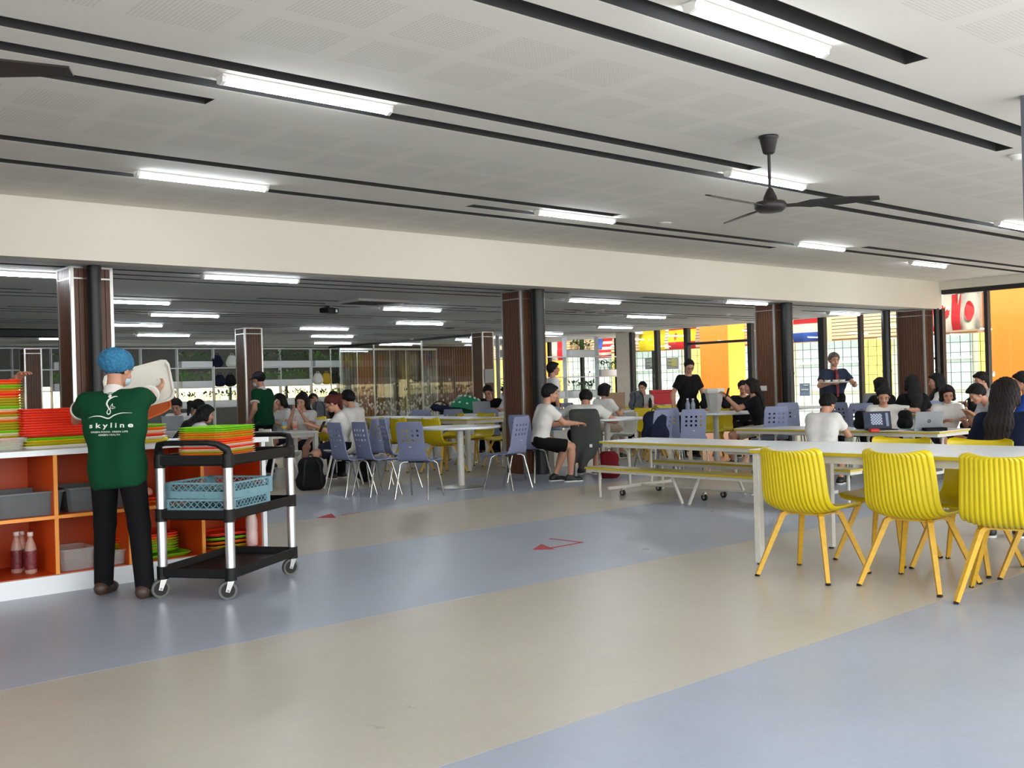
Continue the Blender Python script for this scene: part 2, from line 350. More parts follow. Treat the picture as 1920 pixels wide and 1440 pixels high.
# ------------------------------------------------------------------ clad columns with steel corners
def column(x0, x1, y0, y1, zt, label, plate=False):
    o = empty('column', ((x0+x1)/2, (y0+y1)/2, 0), label=label, cat='column', group='wood-clad columns')
    hx, hy = (x1-x0)/2, (y1-y0)/2; zt -= 0.002
    MB().box(-hx+0.014, hx-0.014, -hy+0.014, hy-0.014, 0, zt).build('core', M_wood2, o)
    zb = zt-0.13
    for face in range(4):
        L_ = (x1-x0) if face % 2 == 0 else (y1-y0); hd_ = hy if face % 2 == 0 else hx
        n = max(4, int(round((L_-0.05)/0.055))); p = (L_-0.05)/n
        R_ = rotz(face*PI/2)
        for k in range(n):
            a = -L_/2+0.025+k*p
            MB().box(a+0.003, a+p-0.003, -hd_+0.001, -hd_+0.016, 0.0, zb, M=R_).build('slat', M_wood, o)
            MB().box(a+0.003, a+p-0.003, -hd_+0.001, -hd_+0.016, zb+0.016, zt-0.02, M=R_).build('slat', M_wood, o)
        q = MB().box(-L_/2+0.02, L_/2-0.02, -hd_-0.003, -hd_+0.016, zb, zb+0.015, M=R_)
        q.box(-L_/2, L_/2, -hd_-0.003, -hd_+0.016, zt-0.02, zt, M=R_); q.build('steel_band', M_steel, o)
    for sx_ in (-1, 1):
        for sy_ in (-1, 1):
            q = MB().box(min(sx_*hx, sx_*(hx-0.03)), max(sx_*hx, sx_*(hx-0.03)), min(sy_*(hy+0.004), sy_*(hy-0.004)), max(sy_*(hy+0.004), sy_*(hy-0.004)), 0, zt)
            q.box(min(sx_*(hx+0.004), sx_*(hx-0.004)), max(sx_*(hx+0.004), sx_*(hx-0.004)), min(sy_*hy, sy_*(hy-0.03)), max(sy_*hy, sy_*(hy-0.03)), 0, zt)
            q.build('corner_trim', M_steel, o)
    return o
column(3.46, 3.88, 10.7, 11.12, ZL, 'wood-clad column behind the man in the blue hair net')
column(9.52, 9.96, 10.7, 11.12, ZL, 'wood-clad column in the middle, beside the seated black-haired boy')
c5 = column(15.55, 16.0, 10.7, 11.12, ZL, 'wood-clad column with a white switch plate right of the girl holding a phone')
MB().box(-0.24, -0.226, -0.02, 0.12, 1.02, 1.11).build('switch_plate', M_whitepl, c5)
column(20.1, 20.46, 10.24, 10.84, ZL-0.02, 'wide wood-clad column against the window wall')
column(9.68, 10.08, 19.4, 19.82, ZL, 'wood-clad column further back, behind the standing man in a grey cap')
c3 = column(15.97, 16.33, 19.4, 19.82, ZL, 'far wood-clad column beside the dotted glass, with a small framed panel')
MB().box(-0.15, 0.15, -0.235, -0.222, 1.32, 1.66).build('framed_panel', mat('grey_notice', (150, 152, 150), 0.5), c3)
column(7.35, 7.75, 26.2, 26.6, ZL-.12, 'farthest wood-clad column by the back shelf on the left')
def pipe(x, y, r, label, zt=ZL-0.002):
    o = MB().cyl((0, 0, 0), (0, 0, zt), r, n=20).build('drain_pipe', M_pipe, None, (x, y, 0), label=label, cat='pipe', group='black drain pipes')
    for z in (0.03, 1.3, zt-0.05): MB().cyl((0, 0, z), (0, 0, z+0.04), r+0.006, n=20).build('pipe_collar', M_pipe, o)
pipe(3.66, 10.61, .068, 'black drain pipe on the column behind the man in the hair net')
pipe(9.71, 10.56, .098, 'thick black drain pipe on the middle column')
pipe(15.74, 10.57, .105, 'thick black drain pipe on the column right of the girl with a phone')
pipe(19.92, 10.98, .09, 'black drain pipe left of the wide column at the windows')
pipe(20.38, 10.12, .05, 'slim black pipe right of the wide column at the windows')
# near steel post at the right edge of the view
p_ = atd(1935, 7.0); MB().box(-0.05, 0.05, -0.05, 0.05, 0, ZU-.002).build('steel_post', mat('grey_post', (74, 76, 84), 0.5), None, (p_.x+0.02, p_.y-0.02, 0), rot=(0, 0, 0.4), label='slim grey steel post from floor to ceiling at the right edge', cat='post')
# ------------------------------------------------------------------ batten lamps
lm = MB()
def lamp_proto():
    o = empty('batten_lamp')
    b = MB(); b.prism([(-0.05, 0), (-0.05, -0.012), (-0.03, -0.022), (0.03, -0.022), (0.05, -0.012), (0.05, 0)], -0.6, 0.6, M=Matrix(((0, 0, 1, 0), (1, 0, 0, 0), (0, 1, 0, 0), (0, 0, 0, 1))))
    b.build('housing', M_whitepl, o)
    d = MB(); pts = [(0.034*math.cos(a), -0.018-0.036*math.sin(a)) for a in [i*PI/8 for i in range(9)]]
    d.prism(pts, -0.575, 0.575, M=Matrix(((0, 0, 1, 0), (1, 0, 0, 0), (0, 1, 0, 0), (0, 0, 0, 1)))); d.build('diffuser', M_lamp, o)
    for s in (-1, 1):
        e = MB(); e.prism([(-0.045, 0), (-0.036, -0.045), (0, -0.06), (0.036, -0.045), (0.045, 0)], min(s*0.575, s*0.6), max(s*0.575, s*0.6), M=Matrix(((0, 0, 1, 0), (1, 0, 0, 0), (0, 1, 0, 0), (0, 0, 0, 1)))); e.build('end_cap', M_whitepl, o)
    return o
lp = lamp_proto(); used = [False]
def lamp(x, y, z, label, group):
    o = lp if not used[0] else copy_tree(lp); used[0] = True
    o.location = (x, y, z-0.001); tag(o, label, 'ceiling light', group)
g1 = 'batten lamps on the near ceiling'
for x, y, l in ((3.3, 5.64, 'batten lamp at upper left of the near ceiling'), (3.88, 8.46, 'batten lamp near the beam on the left'), (4.62, 3.21, 'largest batten lamp, at the top right of the near ceiling'),
                (8.14, 5.64, 'batten lamp right behind the ceiling fan'), (8.05, 8.08, 'batten lamp near the beam between two slots, mid ceiling'), (12.95, 8.1, 'small batten lamp right of and below the fan'),
                (16.8, 8.46, 'farthest batten lamp of the near ceiling'), (13.6, 5.64, 'batten lamp cut by the right edge of the picture')):
    lamp(x, y, ZU, l or 'batten lamp on the near ceiling outside the view', g1)
g2 = 'batten lamps on the far ceiling'
far = [((383, 519), (554, 530)), ((282, 590), (408, 595)), ((717, 579), (824, 584)), ((560, 616), (652, 619)), ((742, 606), (828, 609)), ((1065, 564), (1160, 569)), ((1173, 593), (1246, 597)), ((1359, 567), (1437, 571)),
       ((1120, 613), (1184, 616)), ((175, 565), (302, 570)), ((0, 513), (98, 520)), ((205, 609), (284, 612)), ((256, 628), (354, 631)), ((366, 643), (444, 646)), ((582, 630), (660, 633)), ((850, 636), (915, 639)), ((1545, 587), (1617, 592)), ((88, 635), (160, 637)), ((595, 643), (650, 645)), ((1000, 625), (1045, 627))]
lab = ['under the beam, left of centre, the longest', 'fourth down, right of the front left column', 'mid ceiling left of the middle column', 'upper of two lamps above the slatted wall', 'below the mid-ceiling lamp, left of the middle column', 'right of the middle column, nearest',
       'right of the middle column, second row', 'touching the column with the switch plate', 'right of the middle column, farthest', 'half hidden by the front left column', 'at the far left under the beam', 'third down beside the front left column', 'above the far left shelf, in line with another', 'just left of the far column on the shelf',
       'lower of two lamps above the slatted wall', 'beside the far dotted-glass column', 'by the windows right of the switch-plate column', 'left of the front left column, far back', 'farthest, above the slatted wall', 'above the side shelf, behind the middle pipe']
for (a, b_), l in zip(far, lab):
    p, q = atz(*a, ZL-0.04), atz(*b_, ZL-0.04); m = (p+q)/2
    lamp(m.x, min(m.y, YB-.3), ZL, 'batten lamp on the far ceiling, '+l, g2)
for x, y, l in ((17.6, 21.2, 'nearest'), (18.9, 23.2, 'middle'), (17.4, 25.2, 'farthest')): lamp(x, y, ZL, 'added batten lamp behind the dotted glass, '+l+' of three', g2)  # extra lamps, added to brighten the slatted wall
# ------------------------------------------------------------------ ceiling fans
M_fan = mat('dark_brown_fan', (40, 34, 32), 0.45)
def fan(x, y, rot, label):
    o = empty('ceiling_fan', (x, y, ZU-0.001), rot, label, 'fan', 'ceiling fans')
    MB().lathe([(0, 0), (0.075, 0), (0.078, -0.012), (0.07, -0.02), (0.045, -0.13), (0.03, -0.14), (0, -0.14)], 24).build('canopy', M_fan, o)
    MB().cyl((0, 0, -0.13), (0, 0, -0.46), 0.012).build('down_rod', M_fan, o)
    MB().lathe([(0, -0.40), (0.02, -0.405), (0.05, -0.47), (0.055, -0.5), (0.11, -0.51), (0.125, -0.53), (0.12, -0.56), (0.09, -0.585), (0, -0.59)], 28).build('motor_housing', M_fan, o)
    for k in range(3):
        a = k*2*PI/3; M_ = rotz(a) @ Matrix.Translation((0, 0, -0.545)) @ Matrix.Rotation(math.radians(-14), 4, 'X')
        q = MB(); out = [(0.1, -0.02), (0.2, -0.025), (0.3, -0.07), (0.5, -0.085), (0.79, -0.05), (0.8, 0.01), (0.5, 0.05), (0.3, 0.055), (0.2, 0.025), (0.1, 0.02)]
        q.prism(out, -0.005, 0.005, M=M_); q.build('blade', M_fan, o)
    return o
fan(6.75, 4.65, math.radians(-57), 'dark three-blade ceiling fan on a down rod beside a batten lamp')
ft_ = atz(98, 136, 2.575); fan(ft_.x-.72*math.cos(-.45), ft_.y-.72*math.sin(-.45), -.45, 'ceiling fan at the left edge of which one blade shows')
# small ceiling devices
def smoke(p, z, label):
    o = MB().lathe([(0, 0), (0.06, 0), (0.06, -0.02), (0.045, -0.025), (0.042, -0.045), (0.03, -0.05), (0, -0.05)], 20).build('smoke_detector', M_whitepl, None, (p.x, p.y, z-0.001), label=label, cat='smoke detector', group='round ceiling detectors')
smoke(atz(1905, 290, ZU), ZU, 'white smoke detector at the right edge below a slot end')
smoke(atz(1365, 590, ZL-.03), ZL, 'smoke detector on the far ceiling left of the switch-plate column')
smoke(atz(772, 636, ZL-.03), ZL, 'smoke detector far back above the slatted wall')
smoke(atz(750, 571, ZL-.03), ZL, 'smoke detector beside the ceiling cassette')
p = atz(1245, 418, ZU); MB().lathe([(0, 0), (0.09, 0), (0.088, -0.006), (0.03, -0.012), (0, -0.012)], 24).build('round_vent', M_whitepl, None, (p.x, p.y, ZU-.001), label='flat round plate on the near ceiling left of the fan', cat='vent')
p = atz(843, 615, ZL); MB().lathe([(0, 0), (0.12, 0), (0.118, -0.012), (0.03, -0.02), (0, -0.02)], 24).build('round_vent', mat('brown_plate', (92, 84, 78), .6), None, (p.x, p.y, ZL-.001), label='dark round plate on the far ceiling left of the middle column', cat='vent')
p = atz(617, 580, ZL-.05); o = empty('projector', (p.x, p.y, ZL-.001), 0.4, 'small dark projector hanging under the far ceiling', 'projector')
MB().box(-.14, .14, -.09, .09, -.11, -.03, bev=.01).build('body', M_blackpl, o); MB().cyl((.05, -.088, -.07), (.05, -.105, -.07), .03).build('lens', M_chrome, o); MB().box(-.05, .05, -.05, .05, -.03, 0).build('bracket', M_chrome, o)
p = atz(690, 566, ZL); o = empty('ceiling_cassette', (p.x, p.y, ZL-.001), 0, 'square air conditioning cassette set in the far ceiling', 'air conditioner')
q = MB(); q.box(-.47, .47, -.47, -.38, -.03, 0); q.box(-.47, .47, .38, .47, -.03, 0); q.box(-.47, -.38, -.38, .38, -.03, 0); q.box(.38, .47, -.38, .38, -.03, 0); q.build('frame', mat('cassette_grey', (170, 168, 162), .5), o)
MB().box(-.3, .3, -.3, .3, -.022, -.004).build('grille', M_slot, o)
p = atz(1085, 582, ZL); o = empty('ceiling_cassette', (p.x+.3, p.y, ZL-.001), 0, 'shallow ceiling air outlet right of the middle column', 'air conditioner')
q = MB(); q.lathe([(.1, 0), (.38, 0), (.37, -.02), (.28, -.035), (.12, -.02)], 4); q.build('frame', mat('cassette_grey', (170, 168, 162), .5), o); MB().lathe([(0, 0), (.11, 0), (.1, -.03), (0, -.03)], 8).build('grille', M_slot, o)
o = MB().box(-1.6, 1.6, -.07, .07, -.16, 0, bev=.02).build('screen_case', M_blackpl, None, (5.0, 20.0, ZL-.05), label='long black roller screen case under the far ceiling', cat='projector screen')
# ------------------------------------------------------------------ shelves with planters
M_shelf = mat('white_shelf_metal', (212, 216, 218), .4, var=.02)
def leafy(seed, n, w_, h_, long=False):
    r = random.Random(seed); b = MB()
    for i in range(n):
        x = r.uniform(-w_/2, w_/2); a = r.uniform(0, 2*PI); l = r.uniform(.5, 1)*h_; rr = r.uniform(.3, .9)*(0.5 if long else 1)
        d = Vector((math.cos(a), math.sin(a), 0)); base = Vector((x, r.uniform(-.05, .05), 0))
        p1 = base+d*l*rr*.35+Vector((0, 0, l*.6)); p2 = base+d*l*rr*.9+Vector((0, 0, l*r.uniform(.55, 1.0)))
        s = Vector((-d.y, d.x, 0))*r.uniform(.018, .035)*(h_/.3)
        m1 = (p1+p2)/2+Vector((0, 0, .01)); b.cyl(base, p1, .003, n=4, caps=False)
        b.add([p1, m1-s, m1+s, p2, (p1+m1)/2-s*.8, (p1+m1)/2+s*.8], [(0, 4, 5), (4, 1, 2, 5), (1, 3, 2)], 0, True)
    return b
PLM = [leafy(i, 64, .84, .34).mesh('foliage', M_leaf if i % 2 else M_leafd) for i in range(6)]
PBX = MB().box(-.44, .44, -.12, .12, 0, .17).mesh('planter_box', M_shelf)
PSO = MB().box(-.42, .42, -.1, .1, .1701, .176).mesh('soil', mat('soil', (46, 36, 28), .9))
npl = [0]
def planter(x, y, z, label, group, sc=1.0):
    o = empty('potted_planter', (x, y, z), 0, label, 'planter', group)
    link('planter_box', PBX, o); link('soil', PSO, o); f = link('foliage', PLM[npl[0] % 6], o, (0, 0, .17), kind=None); f.scale = (sc, 1, sc); npl[0] += 1
def shelf(name, y, xs, zs, label, thick=.013, dep=.14):
    o = empty(name, ((xs[0]+xs[-1])/2, y, 0), 0, label, 'shelving'); cx = (xs[0]+xs[-1])/2
    for x in xs: MB().box(x-cx-thick, x-cx+thick, -dep/2, dep/2, 0, zs[0]).build('upright', M_shelf, o)
    for z in zs:
        for a, c in zip(xs, xs[1:]): MB().box(a-cx+thick, c-cx-thick, -dep/2, dep/2, z-thick*2, z).build('shelf_board', M_shelf, o)
    return o
zs = [2.51, 1.97, 1.43, .88, .33]
def xat(px, Y):
    d = FW*FOC + RT*(px-960) - UP*(px-960)*math.tan(-ROLL); return d.x/d.y*Y
xsr = [xat(p, YB) for p in (484, 526, 584, 640)]
xsl = [xat(p, YB) for p in (-70, -10, 24, 97, 170, 265, 333, 401, 452)]
shelf('open_shelf', YB, xsl, zs, 'long white open shelf unit with plants along the back wall, left part')
shelf('open_shelf', YB, xsr, zs, 'white open shelf unit with plants just left of the slatted wall')
YP = YB-.02
for x0, x1, rows, l in ((xsl[6], xsl[7], (1, 2, 3), 'between the two left columns'), (xsl[5], xsl[6], (2, 3), 'left of the far brown column'), (xsl[7], xsl[8], (3,), 'low beside the column behind the capped man'), (xsl[3], xsl[4], (1, 2), 'behind the hair-net man'), (xsr[0], xsr[1], (1, 2), 'right of the capped man'), (xsr[1], xsr[2], (1, 2, 3), 'near the slatted wall'), (xsr[2], xsr[3], (1, 3), 'at the slatted wall')):
    for r in rows: planter((x0+x1)/2, YP, zs[r]+.001, 'planted white trough on the %s shelf, %s' % (('top', 'top', 'second', 'third')[r], l), 'planter troughs on the back shelves', 1.0)
# side shelf behind the middle column
YS = 19.62
xss = [xat(p, YS) for p in (935, 1000, 1060, 1120, 1166)]
shelf('open_shelf', YS, xss, zs, 'bright see-through shelf unit right of the middle column')
for x0, x1, r, l in ((xss[2], xss[3], 1, 'top middle bay'), (xss[2], xss[3], 3, 'lower middle bay'), (xss[1], xss[2], 3, 'lower left bay'), (xss[3], xss[4], 2, 'upper right bay'), (xss[0], xss[1], 3, 'low bay by the far column'), (xss[0], xss[1], 1, 'high bay by the far column')):
    planter((x0+x1)/2, YS, zs[r]+.001, 'white trough of plants in the %s of the side shelf' % l, 'planter troughs on the side shelf')
# glazed partitions
gp = empty('partition_glass', (16.15, 19.85, 0), kind='structure')
for y0, y1 in ((0.05, 2.3), (2.35, 4.6), (4.65, 6.95)): MB().box(-.006, .006, y0, y1, .05, 2.5).build('pane', GL, gp); MB().box(-.015, .015, y1, y1+.04, 0, 2.5).build('mullion', M_steel, gp)
MB().box(-.03, .03, 0.02, 7, 2.5, 2.56).build('top_rail', M_dark, gp); MB().box(-.03, .03, 0.02, 7, 0, .05).build('bottom_rail', M_steel, gp)
rr = random.Random(5); dots = MB()
for i in range(330):
    y = rr.uniform(.1, 6.9); z = .55+abs(rr.gauss(0, .33)); r = rr.uniform(.018, .05)
    if z > 1.5: continue
    dots.cyl((-.0065, y, z), (-.0085, y, z), r, n=10, smooth=False)
dots.build('dot_sticker', mat('white_sticker', (225, 220, 208), .5), gp, kind='stuff')
for i in range(6):
    x = 16.7+i*.65
gb = empty('partition_rail', (16.3, YB-.35, 0), kind='structure')
for i in range(7): MB().box(i*.6, i*.6+.02, -.02, .0, 0, 2.46).build('mullion', M_steel, gb)
for i in range(6): MB().box(i*.6+.02, i*.6+.6, -.012, -.006, .03, 2.44).build('pane', GL, gb)
MB().box(0, 3.62, -.03, .01, 2.44, 2.5).build('top_rail', M_steel, gb)
# ------------------------------------------------------------------ outside: walkway, fascia, orange piers, flags, facing block
M_pav = mat('pavement', (190, 186, 178), .8, var=.06, scale=2)
MB().box(XW+.2, 70, -40, 60, -.15, -.02).build('ground', M_pav, kind='structure'); MB().box(-60, XW+.2, -60, -6, -.15, -.02).build('ground', M_pav, kind='structure')
M_or = mat('orange_paint', (240, 138, 46), .6, var=.03); M_or_sunlit = mat('sunlit_orange', (238, 156, 56), .6, var=.03)  # second tone is the pier orange with sunlight painted into it
M_bg = mat('beige_louvre', (214, 178, 138), .6, var=.03)
f = empty('canopy_fascia', (23.6, 0, 0), label='long beige louvred fascia above the outside walkway', cat='fascia')
lv = MB()
for i in range(26): lv.box(-.02, .05, -6, 30, 2.2+i*.085, 2.2+i*.085+.07)
lv.build('louvre_blade', M_bg, f, kind='stuff'); MB().box(.06, .3, -6, 30, 2.16, 4.4).build('fascia_board', M_bg, f)
for i in range(9): MB().box(-.06, -.02, -5+i*3.9, -4.88+i*3.9, 2.16, 4.4).build('cover_strip', M_bg, f)
def pier(y0, y1, label):
    o = empty('orange_pier', (23.2, (y0+y1)/2, 0), label=label, cat='pillar', group='orange pillars outside'); h = (y1-y0)/2
    MB().box(-.4, .35, -h, h, -.02, 5).build('shaft', M_or, o); MB().box(-.39, .36, -h-.012, -h-.001, -.02, 5).build('sunlit_face', M_or_sunlit, o)  # thin sheet on the sunward side carries the painted sunlight
pier(17.2, 18.15, 'orange pillar outside left of the girl holding a phone')
pier(8.6, 10.2, 'broad orange pillar outside at the right window'); pier(2.5, 3.4, 'orange pillar outside beyond the right edge'); pier(24.6, 25.4, 'orange pillar outside seen through the side shelf')
# facing block with windows
fb = empty('facing_building', (33, 12, 0), label='pale yellow building across the yard seen through the netting', cat='building')
M_cr = mat('cream_render', (196, 190, 170), .8, var=.03); M_gw = mat('pale_window_grey', (160, 164, 158), .6)
MB().box(0, 3, -32, 32, 0, 8).build('wall', M_cr, fb)
for i in range(16):
    y = -30+i*4; MB().box(-.25, 0, y, y+.9, 0, 8).build('pilaster', mat('ochre_paint', (214, 176, 80), .7), fb)
    for z in (0.7, 3.9):
        w_ = MB().box(-.06, 0, y+1.2, y+3.7, z, z+2.0).build('window', M_gw, fb)
        MB().box(-.1, -.06, y+2.4, y+2.5, z, z+2.0).build('mullion', M_whitepl, w_); MB().box(-.1, -.06, y+1.2, y+3.7, z+1.0, z+1.08).build('mullion', M_whitepl, w_)
MB().box(-.3, 0, -32, 32, 2.95, 3.3).build('ledge', M_whitepl, fb)
nt_ = MB()
for i in range(150): nt_.box(-.004, .004, -8+i*.24, -8+i*.24+.014, -.02, 2.2)
for i in range(10): nt_.box(-.004, .004, -8, 28, .05+i*.24, .062+i*.24)
nt_.build('safety_net', mat('green_net', (84, 124, 104), .7), None, (24.2, 0, 0), label='green safety netting hung below the outside fascia', cat='net', kind='stuff')
# flags
def flag(px0, px1, zt, zb, kind, label, X=21.7):
    def yat(px):
        d = FW*FOC + RT*(px-960) - UP*(px-960)*math.tan(-ROLL); return d.y/d.x*X
    y0, y1 = yat(px1), yat(px0)   # y1 is the left side in the picture
    o = empty('flag', (X, (y0+y1)/2, zt), label=label, cat='flag', group='national flags hung outside'); L_ = y1-y0; H_ = zt-zb
    def cloth(nm, u0, u1, v0, v1, m, off=0):
        b = MB(); nu = 14; nv = 6
        def fn(u, v):
            U = u0+(u1-u0)*u; V = v0+(v1-v0)*v
            return (.025*math.sin(U*9+V*2)-off+.02*math.sin(V*6), L_/2-U*L_+.03*math.sin(V*3), -V*H_)
        b.grid(fn, nu, nv); b.grid(lambda u, v: Vector(fn(1-u, v))+Vector((.006, 0, 0)), nu, nv); b.build(nm, m, o)
    R_ = mat('flag_red', (224, 40, 44), .7); Wf = mat('flag_white', (226, 208, 188), .7); Bf = mat('flag_blue', (60, 90, 170), .7); Yf = mat('flag_yellow', (240, 208, 30), .7)
    def shape(nm, poly, m):
        b = MB(); vs = [Vector((.025*math.sin(u*9+v*2)+.02*math.sin(v*6)-.02, L_/2-u*L_, -v*H_)) for u, v in poly]
        b.add(vs, [tuple(range(len(vs)))]); b.build(nm, m, o)
    if kind == 'canada':
        cloth('band', 0, .27, 0, 1, R_); cloth('band', .27, .74, 0, 1, Wf); cloth('band', .74, 1, 0, 1, R_)
        lf = [(0, -.4), (.08, -.24), (.18, -.3), (.14, -.06), (.28, -.18), (.3, -.1), (.42, -.12), (.36, .02), (.42, .06), (.2, .2), (.22, .28), (.02, .25), (.02, .4)]
        lf = lf+[(-x, y) for x, y in reversed(lf)]; shape('maple_leaf', [(.5+x*.45, .5+y*.62) for x, y in lf], R_)
    elif kind == 'japan':
        cloth('cloth', 0, 1, 0, 1, Wf); shape('red_disc', [(.5+.2*math.cos(a*PI/12), .48+.27*math.sin(a*PI/12)) for a in range(24)], R_)
    elif kind == 'dutch':
        cloth('band', 0, 1, 0, .33, R_); cloth('band', 0, 1, .33, .66, Wf); cloth('band', 0, 1, .66, 1, Bf)
    elif kind == 'spain':
        cloth('band', 0, 1, 0, .2, R_); cloth('band', 0, 1, .2, .7, Yf); cloth('band', 0, 1, .7, 1, R_)
        shape('coat_of_arms', [(.27+.07*math.cos(a*PI/6), .45+.13*math.sin(a*PI/6)) for a in range(12)], mat('flag_crest', (196, 96, 40), .7))
    elif kind == 'yellow': cloth('cloth', 0, 1, 0, 1, Yf)
    elif kind == 'red': cloth('band', 0, .5, 0, 1, Wf); cloth('band', .5, 1, 0, 1, R_)
    elif kind == 'stripes':
        for i in range(7): cloth('band', 0, 1, i/7, (i+1)/7, R_ if i % 2 == 0 else Wf)
        cloth('canton', 0, .45, 0, .5, Bf, off=.02)
    MB().cyl((.03, L_/2+.05, .01), (.03, -L_/2-.05, .01), .012).build('rod', M_whitemet, o)
flag(1738, 1806, 2.93, 2.16, 'canada', 'red and white maple leaf flag partly behind a black frame')
flag(1800, 1843, 2.93, 2.16, 'japan', 'white flag with a red disc')
flag(1490, 1545, 2.75, 2.1, 'dutch', 'red, white and blue banded flag outside')
flag(1256, 1308, 2.75, 2.1, 'spain', 'red and yellow banded flag with a crest')
flag(1200, 1250, 2.68, 2.1, 'yellow', 'plain yellow flag outside the left windows')
flag(1034, 1062, 2.62, 2.0, 'red', 'white and red flag seen through the side shelf', 22.9); flag(1120, 1150, 2.6, 2.0, 'stripes', 'striped flag seen through the side shelf', 22.9)
# notices and small outside things
def board(px0, px1, py0, py1, X, m, name, label, lines=0, lm_=None):
    a = atx(px0, py0, X); c = atx(px1, py1, X); o = empty(name, (X, (a.y+c.y)/2, (a.z+c.z)/2), label=label, cat='sign'); h = abs(a.y-c.y)/2; v = abs(a.z-c.z)/2
    MB().box(-.02, .01, -h, h, -v, v).build('board', m, o)
    for i in range(lines): MB().box(-.026, -.021, -h*.75, h*(.7 if i % 2 else .1), v*(.7-i*1.4/max(lines, 1))-.02, v*(.7-i*1.4/max(lines, 1))+.02).build('text_line', lm_, o)
def atx(px, py, X):
    d = FW*FOC + RT*(px-960) - UP*(py-720); return Vector((0, 0, CH))+d*(X/d.x)
M_gn = mat('grey_board', (120, 120, 122), .5)
board(1210, 1232, 671, 692, 22.9, M_gn, 'notice_board', 'left grey notice board outside behind the seated woman in white', 5, mat('pale_line', (160, 158, 150), .5))
board(1250, 1273, 671, 692, 22.9, M_gn, 'notice_board', 'right grey notice board outside, left of the standing woman in black', 5, mat('olive_line', (150, 144, 80), .5))
board(1500, 1519, 719, 742, 22.9, mat('slate_board', (96, 106, 124), .5), 'notice_board', 'low slate notice board outside left of the man with a tray', 2, mat('pale_line', (160, 158, 150), .5))
board(1847, 1865, 697, 706, 22.75, M_whitepl, 'wall_sign', 'small white sign on the broad orange pillar', 1, mat('sign_pink', (226, 60, 96), .5))
# ------------------------------------------------------------------ furniture
# yellow ribbed shell chair: front = +Y, centre of the feet at the origin
def yellow_chair():
    o = empty('yellow_chair')
    # profile (y, z) from front lip to top of back
    ctrl = [(.235, .415), (.20, .432), (.10, .428), (-.02, .418), (-.12, .418), (-.185, .445), (-.225, .50), (-.245, .58), (-.262, .68), (-.28, .765), (-.29, .80)]
    P = []
    for i in range(len(ctrl)-1):
        a = ctrl[max(i-1, 0)]; b = ctrl[i]; c = ctrl[i+1]; d = ctrl[min(i+2, len(ctrl)-1)]
        for k in range(3):
            t = k/3; P.append(tuple(.5*((2*b[j])+(-a[j]+c[j])*t+(2*a[j]-5*b[j]+4*c[j]-d[j])*t*t+(-a[j]+3*b[j]-3*c[j]+d[j])*t**3) for j in (0, 1)))
    P.append(ctrl[-1]); nv = len(P); nr = 17; nu = nr*5+1
    def width(s):   # s 0 front .. 1 top
        return .215+.018*math.sin(PI*min(1, s*1.1)) - (.05*max(0, (s-.93)/.07)**2 if s > .93 else 0) - (.05*max(0, (.07-s)/.07)**2 if s < .07 else 0)
    def pt(u, j, off, rib):
        y, z = P[j]; y2, z2 = P[min(j+1, nv-1)]; y1, z1 = P[max(j-1, 0)]
        t = Vector((0, y2-y1, z2-z1)).normalized(); n = Vector((0, t.z, -t.y))   # towards the sitter
        s = j/(nv-1); w_ = width(s); x = (u*2-1)*w_
        curl = (abs(u*2-1)**2.6)*.05*(0.35+min(1, s*1.2))
        p = Vector((x, y, z))+n*curl
        if rib:
            ph = (u*nr) % 1.0
            p -= n*(off+.010*abs(math.sin(PI*ph))**.6)
        return p
    b = MB(); U = [i/(nu-1) for i in range(nu)]
    inn = [pt(u, j, 0, False) for j in range(nv) for u in U]; out = [pt(u, j, .008, True) for j in range(nv) for u in U]
    q = [(j*nu+i, j*nu+i+1, (j+1)*nu+i+1, (j+1)*nu+i) for j in range(nv-1) for i in range(nu-1)]
    b.add(inn, [tuple(f) for f in q], 0, True); b.add(out, [tuple(reversed(f)) for f in q], 0, True)
    n_ = nu*nv
    rim = [(j*nu, (j+1)*nu) for j in range(nv-1)]; b.add(inn+out, [(a, c, c+n_, a+n_) for a, c in rim]+[(c+nu-1, a+nu-1, a+nu-1+n_, c+nu-1+n_) for a, c in rim]+[(i+1, i, i+n_, i+1+n_) for i in range(nu-1)]+[((nv-1)*nu+i, (nv-1)*nu+i+1, (nv-1)*nu+i+1+n_, (nv-1)*nu+i+n_) for i in range(nu-1)], 0, False)
    b.build('seat_shell', M_yel, o)
    for sx_ in (-1, 1):
        for sy_ in (-1, 1):
            l = MB(); l.tube([(sx_*.11, sy_*.09, .405), (sx_*.135, sy_*.115, .385), (sx_*.245, sy_*.245, .012)], [.022, .023, .017], 4, square=True, flat=(0, 0, 1)); lo = l.build('leg', M_yelleg, o)
            MB().box(sx_*.246-.012, sx_*.246+.012, sy_*.246-.012, sy_*.246+.012, 0, .012).build('foot_cap', M_rub, lo)
    f_ = MB(); f_.box(-.13, .13, -.11, .11, .392, .402); f_.build('seat_frame', M_yelleg, o)
    return o
YC = yellow_chair(); yused = [0]
def ychair(x, y, heading, label, group='yellow ribbed chairs'):
    o = YC if not yused[0] else copy_tree(YC); yused[0] = 1
    o.location = (x, y, 0); o.rotation_euler = (0, 0, az(heading)); return tag(o, label, 'chair', group)
g = 'yellow ribbed chairs at the near table'
ychair(5.66, 3.66, 88, 'nearest-left yellow ribbed chair at the corner of the near table, back to the camera', g)
ychair(5.78, 3.02, 90, 'second yellow ribbed chair along the near side of the near table', g)
ychair(5.73, 2.46, 74, 'third yellow ribbed chair, slightly turned, at the right edge of the picture', g)
ychair(6.47, 3.6, 270, 'yellow chair on the far side of the near table, opposite the leftmost one', g)
ychair(6.48, 3.06, 270, 'middle yellow chair on the far side of the near table', g)
